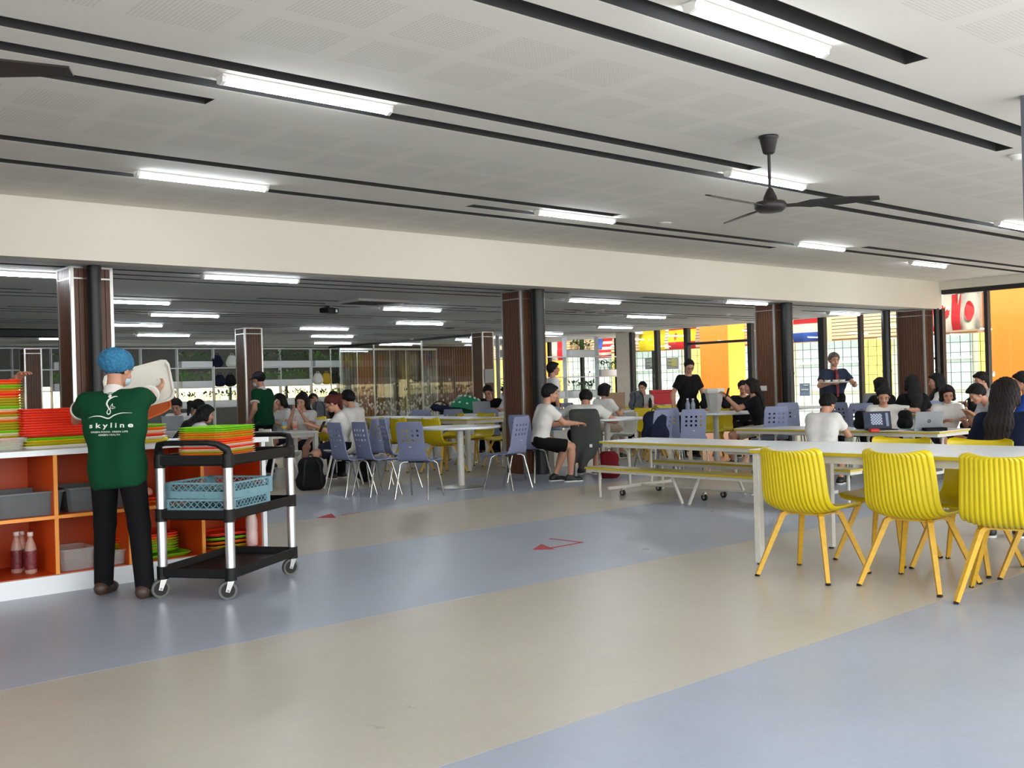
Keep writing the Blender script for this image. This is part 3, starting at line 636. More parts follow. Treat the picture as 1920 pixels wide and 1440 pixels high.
ychair(6.48, 2.5, 270, 'yellow chair on the far side of the near table cut by the right edge', g)
# the near table
def table(x0, x1, y0, y1, h, label, edge=M_yeledge, leg=.03, group=None, wear=False):
    cx, cy_2 = (x0+x1)/2, (y0+y1)/2; o = empty('dining_table', (cx, cy_2, 0), 0, label, 'table', group); hx, hy = (x1-x0)/2, (y1-y0)/2
    t = MB().box(-hx, hx, -hy, hy, h-.006, h).build('tabletop', M_white, o)
    MB().box(-hx-.001, hx+.001, -hy-.001, hy+.001, h-.026, h-.0062).build('edge_band', edge, o)
    q = MB(); i = .03
    for a in ((-hx+i, hx-i, -hy+i, -hy+i+.025), (-hx+i, hx-i, hy-i-.025, hy-i), (-hx+i, -hx+i+.025, -hy+i, hy-i), (hx-i-.025, hx-i, -hy+i, hy-i)): q.box(*a, h-.075, h-.0262)
    q.build('apron', M_whitemet, o)
    for sx_ in (-1, 1):
        for sy_ in (-1, 1):
            a, c = sx_*(hx-leg-.012), sy_*(hy-leg-.012); l = MB().box(a-leg, a+leg, c-leg, c+leg, .012, h-.0264, bev=.003).build('leg', M_whitemet, o)
            MB().cyl((a, c, 0), (a, c, .012), leg*.8).build('foot_pad', M_rub, l)
    return o
nt1 = table(5.72, 6.66, 1.0, 4.16, .775, 'long white table with a yellow edge band in the right foreground', leg=.024)
q = MB(); r9 = random.Random(4)
for i in range(11):
    z = r9.uniform(.06, .5); q.box(-.47+.0345-.001, -.47+.039+r9.uniform(0, .004), 1.58-.0605+.002, 1.58-.0603, z, z+r9.uniform(.01, .05))
# folding bench tables (kid height)
def caster(parent, x, y, r=.035, name='caster'):
    c = MB().cyl((x-.011, y, r), (x+.011, y, r), r, n=16).build(name, M_rub, parent)
    MB().cyl((x-.014, y, r), (x+.014, y, r), r*.5, n=12).build('hub', M_chrome, c); MB().box(x-.02, x+.02, y-.015, y+.015, r*1.6, r*2.4).build('fork', M_chrome, c)
    return c
def bench_table(x, y0, y1, label, h=.6, hb=.335, w_=.78, off=.52, benches=(-1, 1)):
    o = empty('folding_bench_table', (x, (y0+y1)/2, 0), 0, label, 'bench table', 'mobile bench tables'); hy = (y1-y0)/2; hx = w_/2
    MB().box(-hx, hx, -hy, hy, h-.005, h).build('tabletop', M_white, o); MB().box(-hx-.001, hx+.001, -hy-.001, hy+.001, h-.024, h-.0052).build('edge_band', M_yeledge, o)
    q = MB()
    for s in (-1, 1): q.box(s*(hx-.03)-.012, s*(hx-.03)+.012, -hy+.03, hy-.03, h-.065, h-.0242); q.box(-hx+.03, hx-.03, s*(hy-.04)-.012, s*(hy-.04)+.012, h-.065, h-.0242)
    q.build('apron', M_whitemet, o)
    for s in benches:
        bx = s*off
        bn = MB().box(bx-.13, bx+.13, -hy+.02, hy-.02, hb-.005, hb).build('bench_seat', mat('olive_bench_top', (150, 140, 70), .3), o)
        MB().box(bx-.131, bx+.131, -hy+.019, hy-.019, hb-.022, hb-.0052).build('edge_band', M_yeledge, bn)
        MB().box(bx-.11, bx+.11, -hy+.03, hy-.03, hb-.055, hb-.0222).build('bench_rail', M_whitemet, bn)
        for y in (-hy+.12, -.18, .18, hy-.12):
            y2 = y+(.14 if y == -.18 else (-.14 if y == .18 else 0)); MB().tube([(bx, y, hb-.05), (bx, y2, .0)], .016, 10).build('bench_leg', M_whitemet, o)
    for y in (-hy+.25, hy-.25):
        q = MB()
        for s in (-1, 1): q.tube([(s*.18, y, h-.03), (s*.18, y, .1)], .016, 8); q.tube([(s*.18, y, h-.14), (s*.3, y, h-.04)], .012, 6)
        q.box(-off, off, y-.016, y+.016, .085, .117); q.build('cross_frame', M_whitemet, o)
        for s in (-1, 1): caster(o, s*.3, y)
    for s in (-1, 1): caster(o, s*.16, .05)
    MB().tube([(0, -hy+.25, .1), (0, hy-.25, .1)], .014, 6).build('centre_bar', M_whitemet, o)
    return o
bench_table(8.6, 5.35, 7.98, 'white folding table with yellow edge and attached benches, empty, centre right')
bench_table(11.4, 7.0, 8.25, 'folding bench table behind the empty one, purple chair backs beyond it')
bench_table(11.42, 5.48, 6.92, 'folding bench table with two open laptops on it')
# purple stacking chair with square holes; front = +Y
def purple_chair():
    o = empty('purple_chair'); hw = .165
    ctrl = [(.21, .40), (.18, .425), (.05, .43), (-.10, .425), (-.16, .445), (-.185, .50), (-.205, .62), (-.235, .76), (-.25, .87)]
    P = []
    for i in range(len(ctrl)-1):
        a = ctrl[max(i-1, 0)]; b = ctrl[i]; c = ctrl[i+1]; d = ctrl[min(i+2, len(ctrl)-1)]
        for k in range(3):
            t = k/3; P.append(tuple(.5*((2*b[j])+(-a[j]+c[j])*t+(2*a[j]-5*b[j]+4*c[j]-d[j])*t*t+(-a[j]+3*b[j]-3*c[j]+d[j])*t**3) for j in (0, 1)))
    P.append(ctrl[-1])
    # parameter rows: seat rows then exact rows for the hole grid
    def prof(z=None, i=None):
        for a, c in zip(P[12:], P[13:]):
            if a[1] <= z <= c[1]: t = (z-a[1])/(c[1]-a[1]); return (a[0]+(c[0]-a[0])*t, z)
        return P[-1]
    rows = [P[k] for k in range(0, 16)]
    zz = [.52, .58, .62]; hz = []
    z = .645
    for k in range(3): hz += [z, z+.028]; z += .056
    zz += hz+[.82, .85, .865, .87]
    rows += [prof(v) for v in zz]
    xs = [-1.0, -.9]; hxs = []; x = -.66
    for k in range(4): hxs += [x, x+.17]; x += .385
    xs += hxs+[.9, 1.0]
    nseat = 16; holes = set()
    ri = [nseat+3+2*k for k in range(3)]; ci = [2+2*k for k in range(4)]
    for a in ri:
        for c in ci: holes.add((a, c))
    def W(j):
        if j < nseat: return .2 - (.03 if j == 0 else 0) - .02*max(0, (j-8)/8)
        z = rows[j][1]; return .165-.0*z - (.0 if z < .85 else (.012 if z < .868 else .03))
    b = MB(); nx = len(xs); T = .005
    def V(j, i, s):
        y, z = rows[j]; a = rows[max(j-1, 0)]; c = rows[min(j+1, len(rows)-1)]; t = Vector((0, c[0]-a[0], c[1]-a[1])).normalized(); n = Vector((0, t.z, -t.y)) if False else Vector((0, -t.z, t.y))
        return Vector((xs[i]*W(j), y+.012*xs[i]**2*(1 if j > nseat-4 else 0), z))+n*s*T
    F = [V(j, i, 1) for j in range(len(rows)) for i in range(nx)]; Bk = [V(j, i, -1) for j in range(len(rows)) for i in range(nx)]; N_ = len(F)
    fs = []; solid = lambda j, i: 0 <= j < len(rows)-1 and 0 <= i < nx-1 and (j, i) not in holes
    for j in range(len(rows)-1):
        for i in range(nx-1):
            if not solid(j, i): continue
            a, bb, c, d = j*nx+i, j*nx+i+1, (j+1)*nx+i+1, (j+1)*nx+i
            fs.append((a, bb, c, d)); fs.append((d+N_, c+N_, bb+N_, a+N_))
            if not solid(j-1, i): fs.append((bb, a, a+N_, bb+N_))
            if not solid(j+1, i): fs.append((d, c, c+N_, d+N_))
            if not solid(j, i-1): fs.append((a, d, d+N_, a+N_))
            if not solid(j, i+1): fs.append((c, bb, bb+N_, c+N_))
    b.add(F+Bk, fs); b.build('seat_shell', M_purple, o)
    MB().box(-.012, .012, -.228, -.222, .585, .592).build('label_mark', M_whitepl, o)
    for s in (-1, 1):
        for t in (-1, 1):
            MB().tube([(s*.10, t*.06-.02, .412), (s*.15, t*.09-.02, .412), (s*.172, t*.12-.02, .385), (s*.205, t*.215-.015, .0)], .0105, 8).build('leg', M_chrome, o)
    q = MB(); q.box(-.12, .12, -.09, -.06, .404, .418); q.box(-.12, .12, .02, .05, .404, .418); q.build('seat_bracket', M_rub, o)
    return o
PC = purple_chair(); pused = [0]
def pchair(x, y, heading, label, group='purple chairs with square holes'):
    o = PC if not pused[0] else copy_tree(PC); pused[0] = 1
    o.location = (x, y, 0); o.rotation_euler = (0, 0, az(heading)); return tag(o, label, 'chair', group)
def pc_at(px, D, phi, label): p = atd(px, D); return pchair(p.x, p.y, phi+41, label)
pchair(6.75, 10.22, 92, 'purple chair seen from its side, left of the nearest round table')
pchair(6.86, 9.52, 62, 'purple chair nearest the camera at the left of the round pedestal table')
pchair(8.08, 9.42, -14, 'purple chair nearest the camera at the right of the round pedestal table')
pchair(7.45, 10.72, 110, 'purple chair behind the nearest one, left of the pedestal')
pchair(8.85, 9.85, 75, 'purple chair the boy in black shorts sits on')
pchair(9.66, 9.62, 52, 'purple chair with a grey jacket over its back')
pc_at(1252, 14.6, 14, 'narrow-looking purple chair back left of a wider one, behind the empty bench table')
pc_at(1291, 13.6, -3, 'wide purple chair back right below the standing woman in black')
pc_at(1441, 13.9, -8, 'purple chair back below the switch-plate column')
pc_at(1480, 15.2, 186, 'purple chair facing the camera, right of the switch-plate column')
pc_at(1579, 15.0, 40, 'pale perforated purple chair right of the boy bent over the table')
pc_at(1608, 14.2, 10, 'purple chair behind the boy with the chess laptop, left one')
pc_at(1630, 15.7, 5, 'purple chair behind the boy with the chess laptop, right one')
pc_at(1745, 14.5, -5, 'purple chair back between the long-haired girl and the girl in profile')
pc_at(688, 13.3, -50, 'purple chair of the boy in white turned left at the far table')
pc_at(657, 12.2, 50, 'purple chair seen edge-on behind the red-haired girl')
pc_at(1222, 13.6, -30, 'purple chair with a navy backpack hung on it')
pc_at(915, 17.0, 0, 'purple chair in front of the man at the grey laptop'); pc_at(852, 17.5, 5, 'purple chair right of the navy bag on the far table'); pc_at(790, 18, 0, 'purple chair left of the navy bag on the far table')
pc_at(1060, 20, 180, 'small dark-looking chair in the far background beside the water bottle')
# white moulded chair
def white_chair():
    o = empty('white_chair')
    b = MB()
    ctrl = [(.22, .42), (.15, .435), (0, .425), (-.12, .43), (-.19, .48), (-.22, .58), (-.24, .70), (-.25, .78)]
    nv = len(ctrl); nu = 13
    def fn(u, j, off):
        y, z = ctrl[j]; s = u*2-1; k = j/(nv-1); w_ = .235-.02*k-(.04 if j in (0, nv-1) else 0)
        return (s*w_, y+abs(s)**2.4*.09*k+off*.6*k, z+abs(s)**2.4*.07*(1-k)-off*.8*(1-k))
    A = [fn(i/(nu-1), j, 0) for j in range(nv) for i in range(nu)]; B_ = [fn(i/(nu-1), j, -.012) if False else tuple(Vector(fn(i/(nu-1), j, 0))+Vector((0, -.012*j/(nv-1), -.012*(1-j/(nv-1))))) for j in range(nv) for i in range(nu)]
    q = [(j*nu+i, j*nu+i+1, (j+1)*nu+i+1, (j+1)*nu+i) for j in range(nv-1) for i in range(nu-1)]; n_ = nu*nv
    b.add(A, q, 0, True); b.add(B_, [tuple(reversed(f)) for f in q], 0, True)
    b.add(A+B_, [(j*nu, (j+1)*nu, (j+1)*nu+n_, j*nu+n_) for j in range(nv-1)]+[((j+1)*nu+nu-1, j*nu+nu-1, j*nu+nu-1+n_, (j+1)*nu+nu-1+n_) for j in range(nv-1)]+[(i+1, i, i+n_, i+1+n_) for i in range(nu-1)]+[((nv-1)*nu+i, (nv-1)*nu+i+1, (nv-1)*nu+i+1+n_, (nv-1)*nu+i+n_) for i in range(nu-1)])
    b.build('seat_shell', mat('ivory_plastic', (206, 204, 192), .4), o)
    for s in (-1, 1):
        for t in (-1, 1): MB().tube([(s*.15, t*.12, .415), (s*.21, t*.22, 0)], [.017, .012], 8).build('leg', M_whitemet, o)
    return o
WC = white_chair(); wused = [0]
def wchair(px, D, phi, label):
    o = WC if not wused[0] else copy_tree(WC); wused[0] = 1; p = atd(px, D)
    o.location = (p.x, p.y, 0); o.rotation_euler = (0, 0, az(phi+41)); return tag(o, label, 'chair', 'white moulded chairs')
wchair(640, 13.3, 270, 'white moulded chair of the red-haired girl looking at her phone')
wchair(1162, 15.6, 250, 'white moulded chair right of the bent boy at the round table')
wchair(1140, 17.0, 200, 'white moulded chair of the girl with bobbed hair')
wchair(522, 13.2, 60, 'white moulded chair by the trolley at the left group table')
# round pedestal tables
def round_table(x, y, label, r=.5, h=.76):
    o = empty('round_table', (x, y, 0), 0, label, 'table', 'round pedestal tables')
    MB().lathe([(0, h-.03), (r-.01, h-.03), (r, h-.022), (r, h-.006), (r-.006, h), (0, h)], 48, smooth=False).build('tabletop', M_white, o)
    MB().cyl((0, 0, .03), (0, 0, h-.031), .042, n=20).build('pedestal', M_whitemet, o)
    MB().lathe([(0, 0), (.31, 0), (.31, .006), (.25, .018), (.08, .03), (0, .031)], 40).build('base_plate', M_steel, o)
    MB().lathe([(0, h-.06), (.16, h-.045), (.16, h-.031), (0, h-.031)], 20).build('mount_plate', M_whitemet, o)
round_table(7.85, 10.02, 'nearest round white table on a pedestal, with purple chairs round it')
round_table(10.3, 9.85, 'round white table the bent boy in white leans on')
p_ = atd(1340, 15.4); round_table(p_.x, p_.y, 'round grey-white table with a pale paper bag bin on it', .62)
p_ = atd(1487, 17.0); round_table(p_.x, p_.y, 'round table right of the switch-plate column', .5)
p_ = atd(1150, 17.6); round_table(p_.x, p_.y, 'round table by the girl with bobbed hair', .42)
# far rectangular tables
table(9.3, 10.1, 11.7, 15.1, .775, 'white table with yellow edge behind the nearest round table', group='far rectangular tables')
for x, y, hdg, l in ((8.98, 13.25, 90, 'yellow chair at the left end of the table behind the round one'), (9.0, 12.7, 90, 'yellow chair next to the left-end one at the far table'), (9.05, 11.95, 90, 'yellow chair behind the round table top, near side of the far table'), (10.35, 12.1, 270, 'yellow chair behind the far table, right one'), (10.35, 12.8, 270, 'yellow chair behind the far table, middle one'), (10.35, 13.6, 270, 'yellow chair behind the far table, left one')):
    ychair(x, y, hdg, l, 'yellow chairs at the far table')
def far_y(px, D, phi, l): p = atd(px, D); ychair(p.x, p.y, phi+41, l, 'yellow chairs in the background')
far_y(1215, 17.0, 180, 'yellow chair left of the standing woman in black'); far_y(1256, 18.2, 180, 'yellow chair back with a bright glint left of the standing woman'); far_y(1366, 16.9, 200, 'yellow chair behind the paper bag bin'); far_y(1330, 16.6, 180, 'yellow chair under the round table with the bin')
far_y(1182, 18.4, 180, 'yellow chair beside the girl with bobbed hair'); far_y(602, 17.5, 20, 'yellow chair in the left background group'); far_y(1235, 16.2, 0, 'yellow chair below the woman with a backpack')
q_ = atd(597, 14.0); table(q_.x-1.5, q_.x, q_.y, q_.y+.65, .7, 'white table of the left student group with drink cups and papers', edge=M_whitemet, group='far rectangular tables')
TL = (q_.x, q_.y)
q_ = atd(372, 15.0); table(q_.x-1.6, q_.x, q_.y, q_.y+.65, .72, 'white table under the open grey laptop behind the counter', edge=M_whitemet, group='far rectangular tables')
q_ = atd(690, 17.2); table(q_.x-1.2, q_.x, q_.y, q_.y+.8, .76, 'white table further back with a dark bag and water bottle', edge=M_whitemet, group='far rectangular tables'); TF = (q_.x, q_.y)
q_ = atd(915, 18.2); table(q_.x-.9, q_.x+1.0, q_.y, q_.y+.5, .76, 'white table with the grey laptop and navy bag by the slatted wall', edge=M_whitemet, group='far rectangular tables'); TG = (q_.x, q_.y)
q_ = atd(1207, 19.4)+Vector((-.68, -.2, 0)); table(q_.x-.35, q_.x+.35, q_.y-.9, q_.y+.9, .76, 'yellow-edged table of the woman in white with a grey backpack', group='far rectangular tables'); TW = (q_.x, q_.y)
q_ = Vector((13.3, 6.3, 0)); table(q_.x-.3, q_.x+.3, q_.y-.6, q_.y+.6, .72, 'yellow-edged table of the boy with his head bent low', group='far rectangular tables'); TR = (q_.x, q_.y)

q_ = atd(1633, 15.6); table(q_.x-.3, q_.x+.3, q_.y-.3, q_.y+.3, .76, 'small table under the grey laptop beside the far window frame', group='far rectangular tables')
q_ = atd(1241, 21.5); table(q_.x-.4, q_.x+.4, q_.y-.4, q_.y+.4, .759, 'small table under the red crate by the far windows', group='far rectangular tables')
# ------------------------------------------------------------------ signed-distance body builder (meshes made by surface nets)
class Field:
    def __init__(s, lo, hi, h):
        s.h = h; s.lo = np.array(lo, float)-2*h; n = np.ceil((np.array(hi, float)+2*h-s.lo)/h).astype(int)+1
        s.ax = [s.lo[i]+h*np.arange(n[i]) for i in range(3)]; s.v = np.full(tuple(n), 1.0, np.float32)
    def sub(s, lo, hi):
        sl = []
        for i in range(3):
            a = int(np.searchsorted(s.ax[i], lo[i])); b = int(np.searchsorted(s.ax[i], hi[i])); sl.append(slice(max(a-1, 0), max(b+1, 1)))
        g = [s.ax[i][sl[i]] for i in range(3)]
        return tuple(sl), g[0][:, None, None], g[1][None, :, None], g[2][None, None, :]
    def put(s, d, sl, k):
        a = s.v[sl]
        if k > 0: hh = np.clip(.5+.5*(a-d)/k, 0, 1); s.v[sl] = a*(1-hh)+d*hh-k*hh*(1-hh)
        else: s.v[sl] = np.minimum(a, d)
    def cap(s, a, b, r0, r1=None, k=.03, flat=None, cut=None):
        "round cone a-b; flat=(axis vector, factor) squashes it along a direction; cut=list of (point, normal): removed where dot>0"
        r1 = r0 if r1 is None else r1; a = np.array(a, float); b = np.array(b, float); R = max(r0, r1)+k+.03
        sl, X, Y, Z = s.sub(np.minimum(a, b)-R, np.maximum(a, b)+R)
        d = b-a; L2 = float(d@d)+1e-9; px_, py_, pz_ = X-a[0], Y-a[1], Z-a[2]
        t = np.clip((px_*d[0]+py_*d[1]+pz_*d[2])/L2, 0, 1)
        qx, qy, qz = px_-t*d[0], py_-t*d[1], pz_-t*d[2]; r = r0+(r1-r0)*t
        if flat is not None:
            n = np.array(flat[0], float); n /= np.linalg.norm(n); dn = qx*n[0]+qy*n[1]+qz*n[2]; f = flat[1]
            l = np.sqrt(np.maximum(qx*qx+qy*qy+qz*qz-dn*dn+(dn/f)**2, 0)); D = (l-r)*(.5+.5*f)
        else: D = np.sqrt(qx*qx+qy*qy+qz*qz)-r
        if cut is not None:
            for p, n in cut: D = np.maximum(D, (X-p[0])*n[0]+(Y-p[1])*n[1]+(Z-p[2])*n[2])
        s.put(D.astype(np.float32), sl, k); return s
    def ell(s, c, rad, k=.02, M=None, sub=False, cut=None):
        c = np.array(c, float); R = max(rad)+k+.02; sl, X, Y, Z = s.sub(c-R, c+R); x, y, z = X-c[0], Y-c[1], Z-c[2]
        if M is not None: x, y, z = (M[0][0]*x+M[0][1]*y+M[0][2]*z, M[1][0]*x+M[1][1]*y+M[1][2]*z, M[2][0]*x+M[2][1]*y+M[2][2]*z)
        l = np.sqrt((x/rad[0])**2+(y/rad[1])**2+(z/rad[2])**2); D = (l-1)*min(rad)
        if cut is not None:
            for p, n in cut: D = np.maximum(D, (X-p[0])*n[0]+(Y-p[1])*n[1]+(Z-p[2])*n[2])
        D = D.astype(np.float32)
        if sub: s.v[sl] = np.maximum(s.v[sl], -D)
        else: s.put(D, sl, k)
        return s
    def cutplane(s, p, n):
        X, Y, Z = s.ax[0][:, None, None], s.ax[1][None, :, None], s.ax[2][None, None, :]
        s.v = np.maximum(s.v, ((X-p[0])*n[0]+(Y-p[1])*n[1]+(Z-p[2])*n[2]).astype(np.float32)); return s
    def mesh(s):
        v = s.v; ins = v < 0
        c = ins[:-1, :-1, :-1].astype(np.int8)
        for dx in (0, 1):
            for dy in (0, 1):
                for dz in (0, 1):
                    if dx+dy+dz: c = c+ins[dx:v.shape[0]-1+dx, dy:v.shape[1]-1+dy, dz:v.shape[2]-1+dz]
        mix = (c > 0) & (c < 8); idx = -np.ones(mix.shape, int); I = np.argwhere(mix)
        if len(I) == 0: return np.zeros((0, 3)), np.zeros((0, 4), int)
        idx[mix] = np.arange(len(I)); acc = np.zeros((len(I), 3)); cnt = np.zeros(len(I))
        cor = [(0, 0, 0), (1, 0, 0), (0, 1, 0), (1, 1, 0), (0, 0, 1), (1, 0, 1), (0, 1, 1), (1, 1, 1)]
        ed = [(0, 1), (2, 3), (4, 5), (6, 7), (0, 2), (1, 3), (4, 6), (5, 7), (0, 4), (1, 5), (2, 6), (3, 7)]
        cv = [v[I[:, 0]+a, I[:, 1]+b, I[:, 2]+d] for a, b, d in cor]
        for a, b in ed:
            va, vb = cv[a], cv[b]; m = (va < 0) != (vb < 0); t = np.where(m, va/np.where(m, va-vb, 1), 0)
            A = np.array(cor[a]); Bv = np.array(cor[b]); acc[m] += A+(Bv-A)*t[m][:, None]; cnt[m] += 1
        V = s.lo+s.h*(I+acc/cnt[:, None]); F = []
        for ax in range(3):
            o1, o2 = [(1, 2), (2, 0), (0, 1)][ax]
            sa = [slice(None)]*3; sb = [slice(None)]*3; sa[ax] = slice(0, -1); sb[ax] = slice(1, None)
            A = ins[tuple(sa)]; Bv = ins[tuple(sb)]; E_ = np.argwhere(A != Bv)
            ok = (E_[:, o1] > 0) & (E_[:, o2] > 0) & (E_[:, o1] < v.shape[o1]-1) & (E_[:, o2] < v.shape[o2]-1); E_ = E_[ok]
            def id_(d1, d2): e = E_.copy(); e[:, o1] -= d1; e[:, o2] -= d2; return idx[e[:, 0], e[:, 1], e[:, 2]]
            q = np.stack([id_(1, 1), id_(0, 1), id_(0, 0), id_(1, 0)], 1); fl_ = ~A[E_[:, 0], E_[:, 1], E_[:, 2]]; q[fl_] = q[fl_][:, ::-1]; F.append(q)
        return V, np.concatenate(F)
def npmesh(name, V, F, mats, mi=None, smooth=True):
    me = bpy.data.meshes.new(name); n = len(F); me.vertices.add(len(V)); me.vertices.foreach_set('co', np.asarray(V, np.float32).ravel())
    me.loops.add(n*4); me.loops.foreach_set('vertex_index', np.asarray(F, np.int32).ravel()); me.polygons.add(n); me.polygons.foreach_set('loop_start', np.arange(0, n*4, 4, dtype=np.int32))
    for m in mats: me.materials.append(m)
    if mi is not None: me.polygons.foreach_set('material_index', np.asarray(mi, np.int32))
    me.polygons.foreach_set('use_smooth', np.full(n, smooth)); me.update(calc_edges=True); me.validate(); return me
def V3(*a): return np.array(a, float)
def nrm(v): return v/(np.linalg.norm(v)+1e-9)
def rotm(pitch=0, yaw=0, roll=0):
    "head rotation: pitch>0 looks down, yaw>0 turns to its right, roll>0 tilts to its right (degrees)"
    return np.array(Euler((-math.radians(pitch), math.radians(roll), -math.radians(yaw)), 'XYZ').to_matrix())
# hand template: wrist at origin, fingers along +Y, palm facing -Z, thumb on -X side (right hand)
def hand_t(curl, h=.0035):
    f = Field((-.065, -.03, -.09), (.055, .20, .03), h)
    f.cap((0, -.03, 0), (0, .02, 0), .024, .026, .01, flat=((0, 0, 1), .72))
    for x in (-.026, -.009, .009, .026): f.cap((x*.7, .015, 0), (x, .083, 0), .014, .0115, .012)
    for x, L_, r in ((-.030, .070, .0088), (-.010, .080, .009), (.010, .075, .0088), (.029, .058, .0078)):
        p = V3(x, .085, 0); a = math.radians(curl*.35); seg = [L_*.46, L_*.31, L_*.25]; d_x = x*.9
        for i, s_ in enumerate(seg):
            q = p+V3(d_x*s_/L_*.3, math.cos(a)*s_, -math.sin(a)*s_); f.cap(p, q, r*(1-.09*i), r*(1-.09*(i+1)), .003); p = q; a += math.radians(curl*(.75 if i == 0 else .55))
    f.cap((-.022, .018, -.006), (-.046, .05, -.016), .014, .011, .012); f.cap((-.046, .05, -.016), (-.05, .078, -.028-.0002*curl), .011, .0085, .003)
    return f.mesh()
HANDS = {'relaxed': hand_t(28), 'grip': hand_t(78), 'flat': hand_t(8)}
# head template in metres for a 0.225 m tall head, centre between the ears; face towards +Y
def head_t(h=.006):
    f = Field((-.1, -.12, -.14), (.1, .14, .13), h)
    f.ell((0, -.012, .03), (.074, .092, .082), .02); f.ell((0, .022, -.045), (.052, .064, .066), .035); f.ell((0, .055, -.085), (.026, .026, .022), .025)
    f.cap((0, .082, .002), (0, .102, -.03), .008, .0125, .014); f.ell((0, .092, -.034), (.018, .013, .009), .008)
    f.ell((-.033, .074, .014), (.028, .012, .008), .012); f.ell((.033, .074, .014), (.028, .012, .008), .012)
    f.ell((-.031, .087, -.003), (.017, .012, .0095), sub=True); f.ell((.031, .087, -.003), (.017, .012, .0095), sub=True)
    f.ell((-.03, .071, -.004), (.016, .013, .0105), .004); f.ell((.03, .071, -.004), (.016, .013, .0105), .004)
    f.ell((0, .082, -.058), (.023, .011, .0065), .004); f.ell((0, .079, -.069), (.018, .011, .007), .004)
    for s in (-1, 1):
        f.ell((s*.076, -.004, -.012), (.009, .021, .032), .006); f.ell((s*.04, .055, -.035), (.022, .02, .022), .02)
    V, F = f.mesh(); c = V[F].mean(1); mi = np.zeros(len(F), int)
    ax_ = np.abs(c[:, 0])
    mi[(((ax_-.03)/.0165)**2+((c[:, 2]+.0035)/.0075)**2 < 1) & (c[:, 1] > .06)] = 1
    mi[(((ax_-.0305)/.0062)**2+((c[:, 2]+.0035)/.0075)**2 < 1) & (c[:, 1] > .06)] = 2
    mi[(((ax_-.033)/.021)**2+((c[:, 2]-.019+.18*(ax_-.033))/.0042)**2 < 1) & (c[:, 1] > .06)] = 2
    mi[((c[:, 0]/.022)**2+((c[:, 2]+.062)/.0095)**2 < 1) & (c[:, 1] > .075)] = 3
    return V, F, mi
HEAD = head_t(.0045)
M_eye = mat('eye_white', (158, 140, 128), .3); M_iris = mat('dark_eye', (24, 18, 16), .3); M_lip = mat('lips', (164, 96, 88), .4)
def hairmat(n, c): return mat(n, c, .6, spec=.25, var=.25, scale=30, stretch=(6, 6, .8), bump=.7)
M_hair = hairmat('black_hair', (18, 16, 17)); M_hairb = hairmat('brown_black_hair', (26, 18, 16)); M_hairr = hairmat('reddish_hair', (84, 34, 28))
def cloth(n, c, **k): return mat(n, c, .85, spec=.2, var=.07, scale=9, bump=.5, **k)
C_w = cloth('white_shirt', (214, 212, 208)); C_g = cloth('green_shirt', (4, 62, 36)); C_k = cloth('black_shirt', (15, 15, 18)); C_n = cloth('navy_shirt', (14, 22, 46)); C_tr = cloth('black_trousers', (10, 10, 12)); C_sk = cloth('dark_navy_skirt', (30, 32, 46)); C_kh = cloth('khaki_cloth', (172, 160, 138)); C_gd = cloth('dark_blue_shirt', (44, 50, 68))
M_sh = {'black': mat('black_shoe', (26, 26, 28), .5), 'brown': mat('brown_shoe', (64, 46, 38), .5), 'white': mat('white_sole', (220, 220, 216), .5)}
def ik(a, b, l1, l2, hint):
    d = b-a; L_ = np.linalg.norm(d); L_ = min(max(L_, abs(l1-l2)+.01), (l1+l2)*.999); u = nrm(d); b = a+u*L_
    x = (l1*l1-l2*l2+L_*L_)/(2*L_); hgt = math.sqrt(max(l1*l1-x*x, 0)); n = hint-u*(hint@u); return a+u*x+nrm(n)*hgt, b
